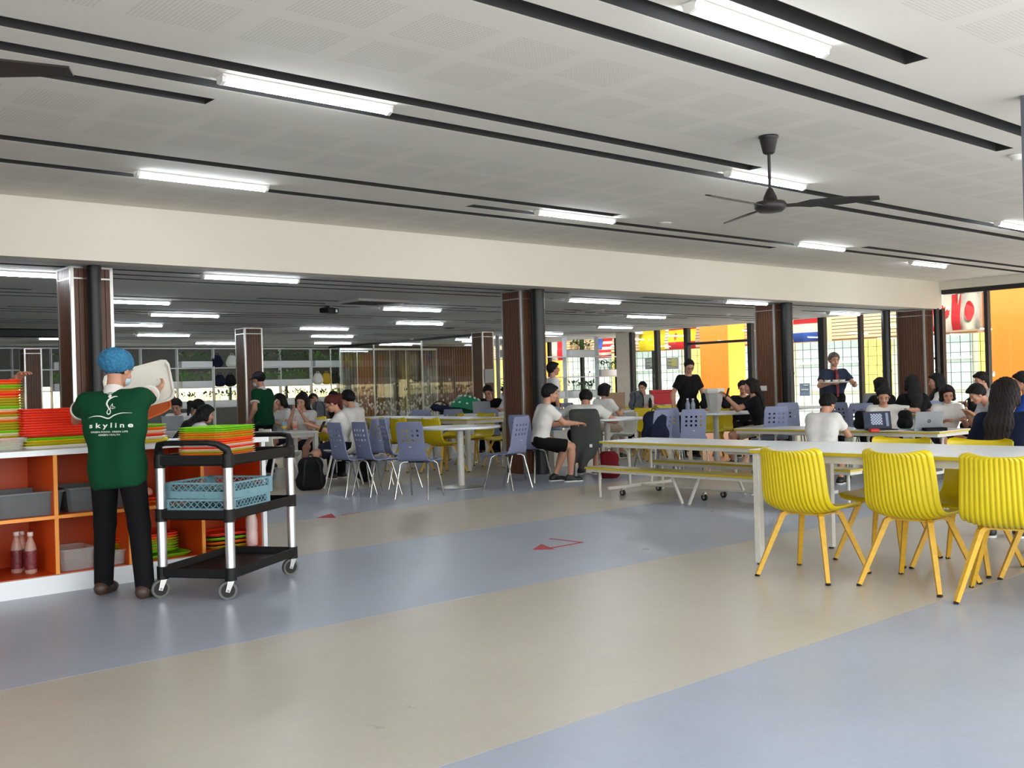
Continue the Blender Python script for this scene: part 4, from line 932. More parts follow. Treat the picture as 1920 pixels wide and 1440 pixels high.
def person(label, x, y, heading, S=1.6, seat=None, lean=8, bend=0, head=(10, 0, 0), lh=None, rh=None, top=C_w, bottom='trousers', bm=C_tr, hair='short', hm=None, shoe='black', cuff=None, collar=None, hand='relaxed', glasses=False, mask=False, female=False, feet=None, h=.016, twist=0, hroll=(0, 0), tuck=False, tie=None, tie_m=None, shirt_len=.1, sleeve=.62, hipy=0.0, side=0, elb=(None, None), extra=None, headz=None, wide=1.0):
    hm = hm or M_hair; k = S/1.65
    # joints, local frame: x right, y forward, z up
    if seat is None: pel = V3(0, hipy, .52*S)
    else: pel = V3(0, -.02+hipy, seat+.095*k)
    la = math.radians(lean); lb = math.radians(lean+bend); ls = math.radians(side)
    sp = pel+V3(math.sin(ls)*.2*k, math.sin(la)*.22*k, math.cos(la)*.22*k)
    nk = sp+V3(math.sin(ls)*.24*k, math.sin(lb)*.235*k, math.cos(lb)*.235*k); tw = math.radians(twist)
    shx = nrm(V3(math.cos(tw), -math.sin(tw), -math.sin(ls)*.6)); sw = (.155 if female else .172)*k*wide
    spd = nrm(nk-sp)
    SH = [nk-spd*.045*k-shx*sw, nk-spd*.045*k+shx*sw]; hw = .085*k
    HP = [pel+V3(-hw, 0, 0), pel+V3(hw, 0, 0)]
    Rh = rotm(*head); hb = nk+nrm(spd*.6+V3(0, math.sin(math.radians(head[0]))*.5, .4))*.075*k
    hs = .95*(.5+.5*k)*(.97 if female else 1.0)
    hc = hb+Rh@V3(0, .022, .092)*hs
    l1, l2 = .27*k, .235*k; t1, t2 = .40*k, .385*k
    if seat is None and feet is None: feet = (V3(-.11, .0, .0), V3(.11, .0, .0))
    if seat is not None and feet is None: feet = (V3(-.1, .36*k, 0), V3(.1, .36*k, 0))
    AN = []; KN = []
    for i in (0, 1):
        f_ = V3(*feet[i]); an = f_+V3(0, 0, .075*k); kn, an = ik(HP[i], an, t1, t2, V3((-.15, .15)[i], 1, .35 if seat is not None else .1)); KN.append(kn); AN.append(an)
    HD = []; EL = []
    for i, t in enumerate((lh, rh)):
        s = (-1, 1)[i]
        t = V3(*t) if t is not None else SH[i]+V3(s*.06, .03, -(l1+l2)*.97)
        hint = V3(*elb[i]) if elb[i] is not None else V3(s*.55, -.5, -.8)
        el, wr = ik(SH[i], t, l1, l2, hint); EL.append(el); HD.append(wr)
    pts = np.array([pel, sp, nk, hc, *SH, *HP, *KN, *AN, *EL, *HD]); lo = pts.min(0)-.14; hi = pts.max(0)+.14
    # --- body
    f = Field(lo, hi, h); sk = .72
    fwd = V3(0, 1, 0)
    f.cap(sp-shx*.05*k, sp+shx*.05*k, .085*k, k=.05, flat=(fwd, .8)); f.cap(nk-spd*.09*k-shx*.09*k, nk-spd*.09*k+shx*.09*k, .075*k, k=.05, flat=(fwd, .8)); f.cap(HP[0], HP[1], .085*k, k=.05)
    f.cap(nk-spd*.04*k, hc-Rh@V3(0, .02, .02), .052*k*(.9 if female else 1), .048*k*(.9 if female else 1), k=.03)
    f.ell(hc+Rh@V3(0, -.01, .02)*hs, (.066*hs, .08*hs, .075*hs), .02, M=Rh.T)
    f.cap(SH[0], nk-spd*.03*k, .045*k, .04*k, k=.04); f.cap(SH[1], nk-spd*.03*k, .045*k, .04*k, k=.04)
    for i in (0, 1):
        f.cap(SH[i], EL[i], .046*k, .036*k, k=.02); f.cap(EL[i], HD[i], .038*k, .025*k, k=.012); f.cap(EL[i], EL[i]+(HD[i]-EL[i])*.45, .04*k, .034*k, k=.01)
        f.cap(HP[i], KN[i], .078*k, .052*k, k=.03); f.cap(KN[i], AN[i], .052*k, .035*k, k=.015); f.cap(KN[i]*.75+AN[i]*.25, KN[i]*.5+AN[i]*.5, .055*k, .045*k, k=.02)
        ft = AN[i]*V3(1, 1, 0)+V3(0, 0, .035*k); f.cap(AN[i], ft+V3(0, -.03, 0)*k, .034*k, k=.01); f.cap(ft+V3(0, -.03, 0)*k, ft+V3(0, .12, -.01)*k, .032*k, .026*k, k=.02)
    V, F = f.mesh(); Vs = [V]; Fs = [F]; MI = [np.zeros(len(F), int)]; off = len(V)
    hv, hf, hmi = HEAD; Vs.append((hv*hs)@Rh.T+hc); Fs.append(hf+off); MI.append(hmi); off += len(hv)
    for i in (0, 1):
        pose = hand if isinstance(hand, str) else hand[i]; v, q = HANDS[pose]; v = v*(.95*k)
        if i == 0: v = v*V3(-1, 1, 1); q = q[:, ::-1]
        d = nrm(HD[i]-EL[i]); ref = V3(0, 0, 1) if abs(d[2]) < .8 else V3((-1, 1)[i], 0, 0)*(1 if d[2] < 0 else -1)
        up = nrm(ref-d*(ref@d)); a = math.radians(hroll[i]); xx = np.cross(d, up); up2 = up*math.cos(a)+xx*math.sin(a); xx = np.cross(d, up2)
        Vs.append(v@np.stack([xx, d, up2])+HD[i]); Fs.append(q+off); MI.append(np.zeros(len(q), int)); off += len(v)
    me = npmesh('person', np.concatenate(Vs), np.concatenate(Fs), [M_skin, M_eye, M_iris, M_lip], np.concatenate(MI))
    o = link('person', me, None, (x, y, 0), (0, 0, az(heading)), label=label, cat='person')
    def add(nm, fld, m, smooth=True): V, F = fld.mesh(); return link(nm, npmesh(nm, V, F, [m], smooth=smooth), o)
    # --- shirt
    f = Field(lo, hi, h*.9); c_ = .016*k; tor = nrm(sp-pel)
    hem = pel-tor*(shirt_len if seat is None else .02)*k if not tuck else pel+tor*.07*k
    f.cap(nk-spd*.10*k-shx*(sw-.075*k), nk-spd*.10*k+shx*(sw-.075*k), .088*k+c_*.6, k=.06, flat=(fwd, .84))
    f.cap(sp-shx*(.06 if female else .095)*k, sp+shx*(.06 if female else .095)*k, .094*k+c_, k=.08, flat=(fwd, .84)); f.cap(pel-shx*.065*k-tor*.0, pel+shx*.065*k, .10*k+c_*(1.1 if not tuck else .3), k=.08, flat=(fwd, .92))
    if not tuck and seat is None: f.cap(pel-shx*.06*k-tor*.09*k, pel+shx*.06*k-tor*.09*k, .10*k+c_*1.3, k=.05, flat=(fwd, .95))
    for i in (0, 1):
        s = (-1, 1)[i]
        if not female: f.cap(nk-spd*.12*k+shx*s*.085*k, pel+shx*s*(.075 if not tuck else .05)*k, .088*k, .092*k, k=.05, flat=(fwd, .9))
        f.cap(SH[i]-shx*s*.01, nk-spd*.035*k, .056*k, .048*k, k=.05); se = SH[i]+(EL[i]-SH[i])*sleeve; d = nrm(EL[i]-SH[i])
        f.cap(SH[i]-shx*s*.012, SH[i]+(EL[i]-SH[i])*(sleeve+.3), .062*k, .066*k, k=.035, cut=[(se, d)])
    if female:
        for s in (-1, 1): f.ell(nk-spd*.17*k+shx*s*.055*k+V3(0, .075, 0)*k, (.05*k, .04*k, .05*k), .04)
    f.cutplane(nk+spd*.018*k+V3(0, -.0, 0), nrm(spd*.9+V3(0, .35, 0)))
    f.cutplane(hem, -tor if seat is None else nrm(-tor+V3(0, .15, 0)))
    sh = add('shirt', f, top)
    if collar is not None:
        f = Field(nk-.13, nk+.15, .006); ax_ = nrm(spd+V3(0, .25, 0)); f.cap(nk-ax_*.03*k, nk+ax_*.06*k, .069*k, .060*k, k=0, cut=[(nk+ax_*.04*k, ax_), (nk-ax_*.022*k, -ax_)])
        f.cap(nk-ax_*.05*k, nk+ax_*.09*k, .06*k, .054*k, k=0) if False else None
        V, F = f.mesh(); link('collar', npmesh('collar', V, F, [collar]), o)
    if cuff is not None:
        for i in (0, 1):
            d = nrm(EL[i]-SH[i]); a = SH[i]+(EL[i]-SH[i])*(sleeve-.07); b_ = SH[i]+(EL[i]-SH[i])*(sleeve+.015)
            f = Field(np.minimum(a, b_)-.1, np.maximum(a, b_)+.1, .006); f.cap(a-d*.06, b_+d*.06, .068*k, .070*k, k=0, cut=[(a, -d), (b_, d)]); V, F = f.mesh(); link('sleeve_cuff', npmesh('sleeve_cuff', V, F, [cuff]), o)
    # --- bottoms
    f = Field(lo, hi, h*.9); wz = pel+tor*(.085 if tuck else (-.0 if seat is None else .05))*k
    f.cap(HP[0]+V3(.01, 0, 0), HP[1]-V3(.01, 0, 0), .10*k, k=.05); f.cap(pel-shx*.055*k, pel+shx*.055*k, .098*k, k=.04, flat=(fwd, .85)); f.cap(wz-shx*.05*k, wz+shx*.05*k, .088*k, k=.04, flat=(fwd, .85))
    for i in (0, 1):
        if bottom == 'trousers':
            f.cap(HP[i], KN[i], .094*k, .068*k, k=.03); d = nrm(AN[i]-KN[i]); e = AN[i]+d*.02; f.cap(KN[i], AN[i]+d*.08, .068*k, .058*k, k=.02, cut=[(e, d)])
        else:
            frac = {'shorts': .82, 'skirt': .8}[bottom]; d = nrm(KN[i]-HP[i]); e = HP[i]+(KN[i]-HP[i])*frac; f.cap(HP[i], KN[i], (.1 if bottom == 'shorts' else .11)*k, (.085 if bottom == 'shorts' else .1)*k, k=.04, cut=[(e, d)])
    if bottom == 'skirt':
        a, b_ = (HP[0]+HP[1])/2, (KN[0]+KN[1])/2; d = nrm(b_-a); f.cap(a, b_, .1*k, .09*k, k=.04, flat=(V3(0, 0, 1) if seat else V3(0, 1, 0), .9), cut=[(a+(b_-a)*.8, d)])
    f.cutplane(wz, tor); add({'trousers': 'trousers', 'shorts': 'shorts', 'skirt': 'skirt'}[bottom], f, bm)
    # --- shoes
    for i in (0, 1):
        ft = AN[i]*V3(1, 1, 0); f = Field(ft+V3(-.09, -.12, -.01), ft+V3(.09, .22, .16), .009)
        f.cap(ft+V3(0, -.04, .045)*k, ft+V3(0, .10, .034)*k, .042*k, .036*k, k=.02); f.cap(ft+V3(0, .10, .03)*k, ft+V3(0, .14, .03)*k, .038*k, .03*k, k=.02); f.cap(ft+V3(0, -.03, .05)*k, AN[i]+V3(0, -.0, .0), .042*k, .043*k, k=.02)
        f.cutplane(V3(0, 0, .002), V3(0, 0, -1)); V, F = f.mesh(); s_ = link('shoe', npmesh('shoe', V, F, [M_sh[shoe]]), o)
        if shoe == 'black':
            f = Field(ft+V3(-.09, -.12, -.02), ft+V3(.09, .22, .05), .008); f.cap(ft+V3(0, -.045, .02)*k, ft+V3(0, .135, .02)*k, .045*k, .038*k, k=.01); f.cutplane(V3(0, 0, .022), V3(0, 0, 1)); f.cutplane(V3(0, 0, .001), V3(0, 0, -1)); V, F = f.mesh(); link('sole', npmesh('sole', V, F, [M_sh['white']]), s_)
    # --- hair
    T = lambda p: hc+Rh@(np.array(p, float)*hs)
    f = Field(hc-.24 if hair != 'long' else hc-.55, hc+.24 if hair != 'long' else hc+.3, .0085 if hair != 'net' else .0075)
    fa = Rh@V3(0, .85, -.55)
    if hair in ('short', 'cap', 'bun', 'pony', 'long', 'bob', 'grey'):
        th = .012 if hair in ('cap', 'bun', 'pony') else .02
        f.ell(T((0, -.02, .035)), ((.076+th)*hs, (.09+th)*hs, (.083+th)*hs), .01, M=Rh.T, cut=[(T((0, .062, .058)), nrm(Rh@V3(0, .78, -.64)))])
        if hair == 'short': f.ell(T((0, -.075, -.015)), (.062*hs, .038*hs, .05*hs), .03, M=Rh.T); f.ell(T((.01, .05, .088)), (.06*hs, .045*hs, .024*hs), .02, M=Rh.T)
    if hair == 'bun': f.ell(T((0, -.11, .05)), (.042*hs, .04*hs, .042*hs), .015)
    if hair == 'pony':
        f.ell(T((0, -.12, .03)), (.03, .03, .03), .01); e = T((0, -.15, .02)); f.cap(T((0, -.12, .03)), e, .03, .034, k=.02); f.cap(e, e+V3(0, -.03, -.16), .036, .016, k=.02)
    if hair in ('bob', 'long'):
        for s in (-1, 1): f.cap(T((s*.074, -.015, .03)), T((s*.08, -.005, -.075)), .026, .03, k=.025); f.cap(T((s*.04, -.08, .03)), T((s*.045, -.08, -.07)), .045, .035, k=.04)
        f.ell(T((0, .045, .088)), (.062*hs, .045*hs, .024*hs), .02, M=Rh.T)
    if hair == 'long':
        base = T((0, -.085, -.05)); bk = nk-spd*.02*k+V3(0, -.10, 0)*k; end = nk-spd*(.32)*k+V3(0, -.115, -.02)*k
        if extra is not None: bk = nk+V3(*extra[0]); end = nk+V3(*extra[1])
        f.cap(base-shx*.03, bk-shx*.03, .055, .055, k=.05, flat=(V3(0, 1, 0), .7)); f.cap(base+shx*.03, bk+shx*.03, .055, .055, k=.05, flat=(V3(0, 1, 0), .7)); f.cap(bk-shx*.03, end-shx*.015, .062, .03, k=.05, flat=(V3(0, 1, 0), .5)); f.cap(bk+shx*.03, end+shx*.015, .062, .03, k=.05, flat=(V3(0, 1, 0), .5))
    if hair == 'grey': pass
    if hair != 'net':
        V, F = f.mesh(); rr_ = V-hc; n_ = np.sin(np.arctan2(rr_[:, 0], rr_[:, 1])*46+rr_[:, 2]*30)*.003+np.sin(V[:, 0]*260+V[:, 2]*70)*.0022; V = V+rr_/(np.linalg.norm(rr_*V3(1, 1, .3), axis=1)[:, None]+1e-6)*V3(1, 1, .3)*n_[:, None]; link('hair', npmesh('hair', V, F, [hm]), o)
    if hair == 'net':
        f2 = Field(hc-.2, hc+.2, .008); f2.ell(T((0, -.02, .03)), (.084*hs, .1*hs, .09*hs), .01, M=Rh.T, cut=[(T((0, .055, .045)), nrm(fa))]); V, F = f2.mesh(); link('hair', npmesh('hair', V, F, [M_hair]), o)
        f.ell(T((0, -.03, .045)), (.106*hs, .124*hs, .096*hs), .01, M=Rh.T, cut=[(T((0, .075, .02)), nrm(Rh@V3(0, .45, -.9)))]); V, F = f.mesh()
        n_ = np.sin(V[:, 0]*190)*np.cos(V[:, 1]*170+V[:, 2]*90)*.0035; V = V+(V-hc)/np.linalg.norm(V-hc, axis=1)[:, None]*n_[:, None]
        link('hair_net', npmesh('hair_net', V, F, [mat('blue_hair_net', (44, 112, 150), .8, var=.35, scale=60, bump=.8)]), o)
    if hair == 'cap':
        f = Field(hc-.2, hc+.26, .008); f.ell(T((0, -.01, .05)), (.094*hs, .108*hs, .085*hs), .01, M=Rh.T, cut=[(T((0, 0, .035)), Rh@V3(0, 0, -1))]); f.ell(T((0, .115, .038)), (.07*hs, .06*hs, .010), .01, M=Rh.T); V, F = f.mesh(); link('cap', npmesh('cap', V, F, [cloth('grey_cap', (58, 58, 66))]), o)
    if glasses:
        q = MB()
        for s in (-1, 1):
            c0 = [T((s*.031+.021*math.cos(a*PI/6), .098, -.003+.016*math.sin(a*PI/6))) for a in range(13)]; q.tube(c0, .0022, 5); q.tube([T((s*.052, .096, 0)), T((s*.08, .0, .0))], .002, 5)
        q.tube([T((-.01, .1, 0)), T((.01, .1, 0))], .002, 5); q.build('glasses', M_rub, o)
    if mask:
        f = Field(hc-.16, hc+.16, .006); f.ell(T((0, .055, -.05)), (.056*hs, .058*hs, .055*hs), .0, M=Rh.T, cut=[(T((0, .02, 0)), Rh@V3(0, -1, 0)), (T((0, 0, -.022)), Rh@V3(0, 0, 1))]); V, F = f.mesh(); link('face_mask', npmesh('face_mask', V, F, [mat('pale_blue_mask', (186, 208, 220), .8)]), o)
    if tie is not None:
        a = nk+V3(0, .075, -.0)*k; b_ = pel+V3(0, .15, .02)*k; m_ = sp+V3(0, .135, .05)*k; q = MB(); q.tube([a, (a+m_)/2+V3(0, .025, .02), m_, b_], [.02, .03, .035, .02], 4, flat=(0, 1, 0), square=True); q.build('tie', tie, o)
    return o, dict(hands=HD, nk=nk, hc=hc, pel=pel, sp=sp, k=k, M=Matrix.Translation((x, y, 0)) @ rotz(az(heading)), spd=spd)
def at_px(px, D): p = atd(px, D); return p.x, p.y
# ------------------------------------------------------------------ counter with orange cubbies
CX0, CX1, CY, CZ = .2, xat(493, 6.9), 6.9, .92
co = empty('serving_counter', ((CX0+CX1)/2, CY+.3, 0), 0, 'long white counter with orange cubbyholes behind the hair-net man', 'counter'); ox, oy = co.location.x, co.location.y
def cb(x0, x1, y0, y1, z0, z1, name, m, par=None): return MB().box(x0-ox, x1-ox, y0-oy, y1-oy, z0, z1).build(name, m, par or co)
cb(CX0, CX1+.02, CY-.03, CY+.62, CZ-.035, CZ, 'worktop', M_white)
cb(CX0, CX1, CY+.02, CY+.58, 0, .10, 'plinth', M_white); cb(CX0, CX1, CY-.01, CY+.019, .0, .115, 'kick_board', M_white)
cb(CX0, CX1-.03, CY+.56, CY+.58, .1, CZ-.036, 'back_panel', M_orange)
cb(CX1-.03, CX1, CY-.01, CY+.6, .1151, CZ-.0355, 'end_panel', M_white); cb(CX1-.034, CX1-.0301, CY+.02, CY+.56, .12, CZ-.037, 'orange_lining', M_orange)
cb(CX0, CX1-.035, CY+.02, CY+.559, .1001, .118, 'bottom_board', M_orange)
xd = [xat(p, CY) for p in (-140, -20, 100, 238, 375)]
for x in xd:
    d = cb(x-.011, x+.011, CY+.012, CY+.559, .119, CZ-.036, 'divider', M_orange); cb(x-.012, x+.012, CY, CY+.0118, .119, CZ-.036, 'divider_edge', M_orangeedge, d)
xe = [CX0]+xd+[CX1-.035]
for a, c in zip(xe, xe[1:]):
    d = cb(a+.013, c-.013, CY+.012, CY+.558, .475, .495, 'shelf', M_orange); cb(a+.0125, c-.0125, CY, CY+.0118, .474, .496, 'shelf_edge', M_orangeedge, d)
# trays
TC = {'green': (124, 196, 22), 'olive': (176, 164, 18), 'orange': (238, 112, 24), 'red': (238, 60, 34), 'cream': (228, 214, 178), 'white': (226, 222, 210), 'yellow': (214, 190, 20)}
TM = {}
def tray_mesh(c):
    if c in TM: return TM[c]
    b = MB(); L_, W2, ch_ = .225, .165, .05
    def ring(i, z): a, c_, k = L_-i, W2-i, ch_; return [(a-k, -c_, z), (a-k*.3, -c_+k*.3*.9, z), (a, -c_+k, z), (a, c_-k, z), (a-k*.3, c_-k*.27, z), (a-k, c_, z), (-a+k, c_, z), (-a+k*.3, c_-k*.27, z), (-a, c_-k, z), (-a, -c_+k, z), (-a+k*.3, -c_+k*.27, z), (-a+k, -c_, z)]
    R_ = [ring(.022, 0), ring(.006, .014), ring(0, .017), ring(0, .020), ring(.012, .0195), ring(.026, .004)]
    vs = [v for r in R_ for v in r]; n = 12
    b.add(vs, [(i*n+k, i*n+(k+1) % n, (i+1)*n+(k+1) % n, (i+1)*n+k) for i in range(len(R_)-1) for k in range(n)]+[tuple(range(n-1, -1, -1)), tuple(range((len(R_)-1)*n, len(R_)*n))])
    TM[c] = b.mesh('serving_tray', mat(c+'_tray_plastic', TC[c], .4, var=.03)); return TM[c]
def stack(x, y, z, rz, cols, label, group, pitch=.0155, jit=.004, seed=1, tilt=0):
    r = random.Random(seed); ORD = ['lowest', 'second', 'third', 'fourth', 'fifth', 'sixth', 'seventh', 'eighth', 'ninth', 'tenth', 'eleventh', 'twelfth', 'thirteenth', 'fourteenth', 'fifteenth', 'sixteenth', 'seventeenth', 'eighteenth', 'nineteenth', 'twentieth', 'twenty-first', 'twenty-second', 'twenty-third', 'twenty-fourth', 'twenty-fifth', 'twenty-sixth', 'twenty-seventh']
    for i, c in enumerate(cols):
        pos_ = '' if len(cols) == 1 else ('topmost ' if i == len(cols)-1 else 'lowest ' if i == 0 else ORD[i]+' from the bottom, ')
        o = link('serving_tray', tray_mesh(c), None, (x+r.uniform(-jit, jit), y+r.uniform(-jit, jit), z+.0005+i*pitch), (0, 0, rz+r.uniform(-.02, .02)), label='%s%s tray %s' % (pos_, c, label), cat='tray', group=group)
rr = random.Random(2)
tall = ['green', 'olive', 'olive', 'orange', 'olive', 'cream', 'green', 'olive', 'olive', 'olive', 'orange', 'cream', 'olive', 'orange', 'cream', 'green', 'olive', 'olive', 'olive', 'orange', 'red', 'orange', 'olive', 'green', 'orange', 'red']
sx0, sy0 = xat(-38, 7.24), 7.24
stack(sx0-.0, sy0, CZ+.006, .1, tall, 'in the tall stack at the counter end', 'trays in the tall counter stack', .0172)
stack(xat(92, 7.2), 7.2, CZ+.075, .0, ['red']*11, 'in the red stack on the counter', 'red trays on the counter', .0165, .003, 3)
stack(xat(92, 7.18), 7.17, CZ+.001, .03, ['white', 'olive', 'yellow', 'green'], 'in the low pile under the red trays', 'trays in the low pile', .0175, .003, 4)
stack(xat(238, 7.2), 7.2, CZ+.001, .15, ['yellow', 'white', 'red', 'cream', 'orange', 'green'], 'in the short counter stack right of the man', 'trays in the short counter stack', .021, .004, 5)
stack(xat(300, 7.2)-.1, CY+.24, .1185, 0, ['green'], 'lying alone at the bottom of the third cubbyhole', 'trays in the third cubbyhole')
stack(xat(280, 7.2)-.08, CY+.33, .145, .0, ['green', 'olive', 'green', 'olive', 'olive', 'orange', 'red'], 'in the pile in the third cubbyhole', 'trays in the third cubbyhole', .0185, .004, 6)
stack(xat(420, 7.2), CY+.3, .1185, .0, ['olive', 'orange', 'green', 'red'], 'at the bottom of the rightmost cubbyhole', 'trays in the rightmost cubbyhole', .03, .003, 7)
stack(xat(262, 7.2), CY+.3, .496, .0, ['orange', 'red'], 'on the upper shelf of the third cubbyhole', 'trays on the upper cubby shelf', .022, .003, 8)
# grey tubs
def tub(x, y, z, w_, d_, h_, m, label, name='storage_tub', cat='tub'):
    o = empty(name, (x, y, z), 0, label, cat); b = MB(); t = .004
    def ring(ix, iy, zz): return [(-w_/2+ix+.02, -d_/2+iy, zz), (w_/2-ix-.02, -d_/2+iy, zz), (w_/2-ix, -d_/2+iy+.02, zz), (w_/2-ix, d_/2-iy-.02, zz), (w_/2-ix-.02, d_/2-iy, zz), (-w_/2+ix+.02, d_/2-iy, zz), (-w_/2+ix, d_/2-iy-.02, zz), (-w_/2+ix, -d_/2+iy+.02, zz)]
    s = w_*.07; R_ = [ring(s, s, 0), ring(.012, .012, h_-.012), ring(0, 0, h_-.012), ring(0, 0, h_), ring(.014, .014, h_), ring(s+t, s+t, .006)]
    b.add([v for r in R_ for v in r], [(i*8+k, i*8+(k+1) % 8, (i+1)*8+(k+1) % 8, (i+1)*8+k) for i in range(5) for k in range(8)]+[tuple(range(7, -1, -1)), tuple(range(40, 48))])
    b.build('body', m, o)
    for k in (-1, 1): MB().box(k*(w_/2-.004)-.008, k*(w_/2-.004)+.008, -.05, .05, h_-.03, h_-.0121).build('handle_lip', m, o)
    return o
M_gt = mat('grey_tub_plastic', (92, 96, 98), .45); M_cl = mat('clear_tub_plastic', (205, 200, 196), .25, alpha=.3)
tub(xat(32, CY+.25), CY+.26, .4961, .46, .42, .155, M_gt, 'large grey tub on the upper left cubby shelf'); tub(xat(165, CY+.28), CY+.27, .4961, .46, .4, .16, M_gt, 'dark grey tub in the cubby behind the man')
tub(xat(130, CY+.15), CY+.2, .1185, .24, .3, .14, M_cl, 'taller clear plastic box in the lower cubby left of the man\'s leg'); tub(xat(196, CY+.15), CY+.2, .1185, .2, .3, .1, M_cl, 'low clear plastic box between the man\'s legs')
tub(xat(-8, CY+.1), CY+.14, CZ+.001, .34, .18, .085, M_cl, 'frosted box at the front left edge of the counter top')
# bottles in the lower left cubby
def bottle(x, y, z, h_, m, capm, label, name='juice_bottle', labelm=None, cat='bottle', r=.036):
    o = empty(name, (x, y, z), 0, label, cat)
    MB().lathe([(0, 0), (r*.8, 0), (r, .012), (r, h_*.3), (r*.9, h_*.36), (r, h_*.42), (r, h_*.62), (r*.45, h_*.84), (r*.42, h_*.9), (0, h_*.9)], 16).build('body', m, o)
    MB().lathe([(0, h_*.9+.0005), (r*.5, h_*.9+.0005), (r*.5, h_), (0, h_)], 14).build('cap', capm, o)
    if labelm: MB().lathe([(r*1.01, h_*.12), (r*1.02, h_*.13), (r*1.02, h_*.55), (r*1.01, h_*.56)], 16).build('label', labelm, o)
    return o
M_jb = mat('pinkish_clear_plastic', (222, 186, 168), .15, alpha=.4); M_jl = mat('berry_label', (110, 40, 48), .5, var=.6, scale=40); M_wc = mat('white_cap', (222, 210, 204), .4)
bottle(xat(46, CY+.2), CY+.16, .1185, .27, M_jb, M_wc, 'juice bottle in front in the lower left cubby', labelm=M_jl); bottle(xat(24, CY+.25), CY+.26, .1185, .27, M_jb, M_wc, 'juice bottle at the back left in the lower left cubby', labelm=M_jl); bottle(xat(36, CY+.3), CY+.34, .1185, .26, M_jb, M_wc, 'hindmost juice bottle in the lower left cubby', labelm=M_jl)
bottle(xat(470, CY+.06), CY+.1, .119, .31, mat('pinkish_white_plastic', (222, 196, 190), .35), mat('red_cap', (200, 30, 30), .4), 'pale spray-shaped bottle with a red cap behind the trolley', 'detergent_bottle', r=.045)
# crumpled cloths
def blob(name, c, rad, m, label, cat, seed=0, n=5):
    r = np.random.RandomState(seed); f = Field(V3(*c)-max(rad)*1.6, V3(*c)+max(rad)*1.6, max(rad)/9)
    for i in range(n): f.ell(V3(*c)+r.uniform(-.5, .5, 3)*V3(*rad)*V3(1, 1, .5)-V3(0, 0, rad[2]*.1), tuple(np.array(rad)*r.uniform(.45, .75)), .015)
    f.cutplane(V3(0, 0, c[2]-rad[2]*.55), V3(0, 0, -1)); V, F = f.mesh(); V = V-V3(*c)
    return link(name, npmesh(name, V, F, [m]), None, (c[0], c[1], c[2]), label=label, cat=cat)
blob('cloth', (xat(270, 7.1), CY+.2, .583), (.07, .06, .055), mat('pink_cloth', (226, 160, 150), .8), 'crumpled pink cloth on the red tray in the upper cubby', 'cloth', 1)
blob('cloth', (xat(260, 7.1), CY+.2, .33), (.045, .05, .06), mat('cream_cloth', (214, 204, 190), .8), 'cream rag on the tray pile in the third cubbyhole', 'cloth', 2)
blob('cloth', (xat(304, 7.1), CY+.3, CZ+.018), (.09, .05, .032), mat('yellow_cloth', (206, 198, 20), .8), 'crumpled yellow cloth on the counter right of the tray stack', 'cloth', 3)
# ------------------------------------------------------------------ three-tier trolley
TXY = (2.98, 6.255); TR_ = math.radians(34)
tr = empty('service_trolley', (*TXY, 0), TR_, 'black and silver three-tier service trolley carrying trays and dish racks', 'trolley')
TL2, TW2 = .40, .235
def deck(z, h_, name, lip=.0):
    b = MB(); L_, W2 = TL2+.03, TW2+.03
    def rg(i, z_): a, c_ = L_-i, W2-i; k = .05; return [(a-k, -c_, z_), (a, -c_+k, z_), (a, c_-k, z_), (a-k, c_, z_), (-a+k, c_, z_), (-a, c_-k, z_), (-a, -c_+k, z_), (-a+k, -c_, z_)]
    R_ = [rg(.012, z), rg(0, z+.01), rg(0, z+h_), rg(.012, z+h_), rg(.02, z+.02)]
    b.add([v for r in R_ for v in r], [(i*8+k, i*8+(k+1) % 8, (i+1)*8+(k+1) % 8, (i+1)*8+k) for i in range(4) for k in range(8)]+[tuple(range(7, -1, -1)), tuple(range(32, 40))])
    for sx_ in (-1, 1):
        for sy_ in (-1, 1): b.cyl((sx_*TL2, sy_*TW2, z-.012), (sx_*TL2, sy_*TW2, z+h_+.006), .036, n=16)
    return b.build(name, M_blackpl, tr)
deck(.125, .06, 'bottom_shelf'); deck(.48, .06, 'middle_shelf'); deck(.81, .065, 'top_shelf')
for sx_ in (-1, 1):
    for sy_ in (-1, 1):
        MB().cyl((sx_*TL2, sy_*TW2, .19), (sx_*TL2, sy_*TW2, .4675), .029, n=18).build('post', M_alu, tr); MB().cyl((sx_*TL2, sy_*TW2, .5465), (sx_*TL2, sy_*TW2, .7975), .029, n=18).build('post', M_alu, tr)
for s in (-1, 1):
    MB().tube([(s*TL2, -TW2, .875), (s*(TL2+.01), -TW2, .91), (s*(TL2+.06), -TW2*.85, .945), (s*(TL2+.075), -TW2*.6, .955), (s*(TL2+.075), TW2*.6, .955), (s*(TL2+.06), TW2*.85, .945), (s*(TL2+.01), TW2, .91), (s*TL2, TW2, .875)], [.03, .026, .019, .017, .017, .019, .026, .03], 10).build('push_handle', M_blackpl, tr)
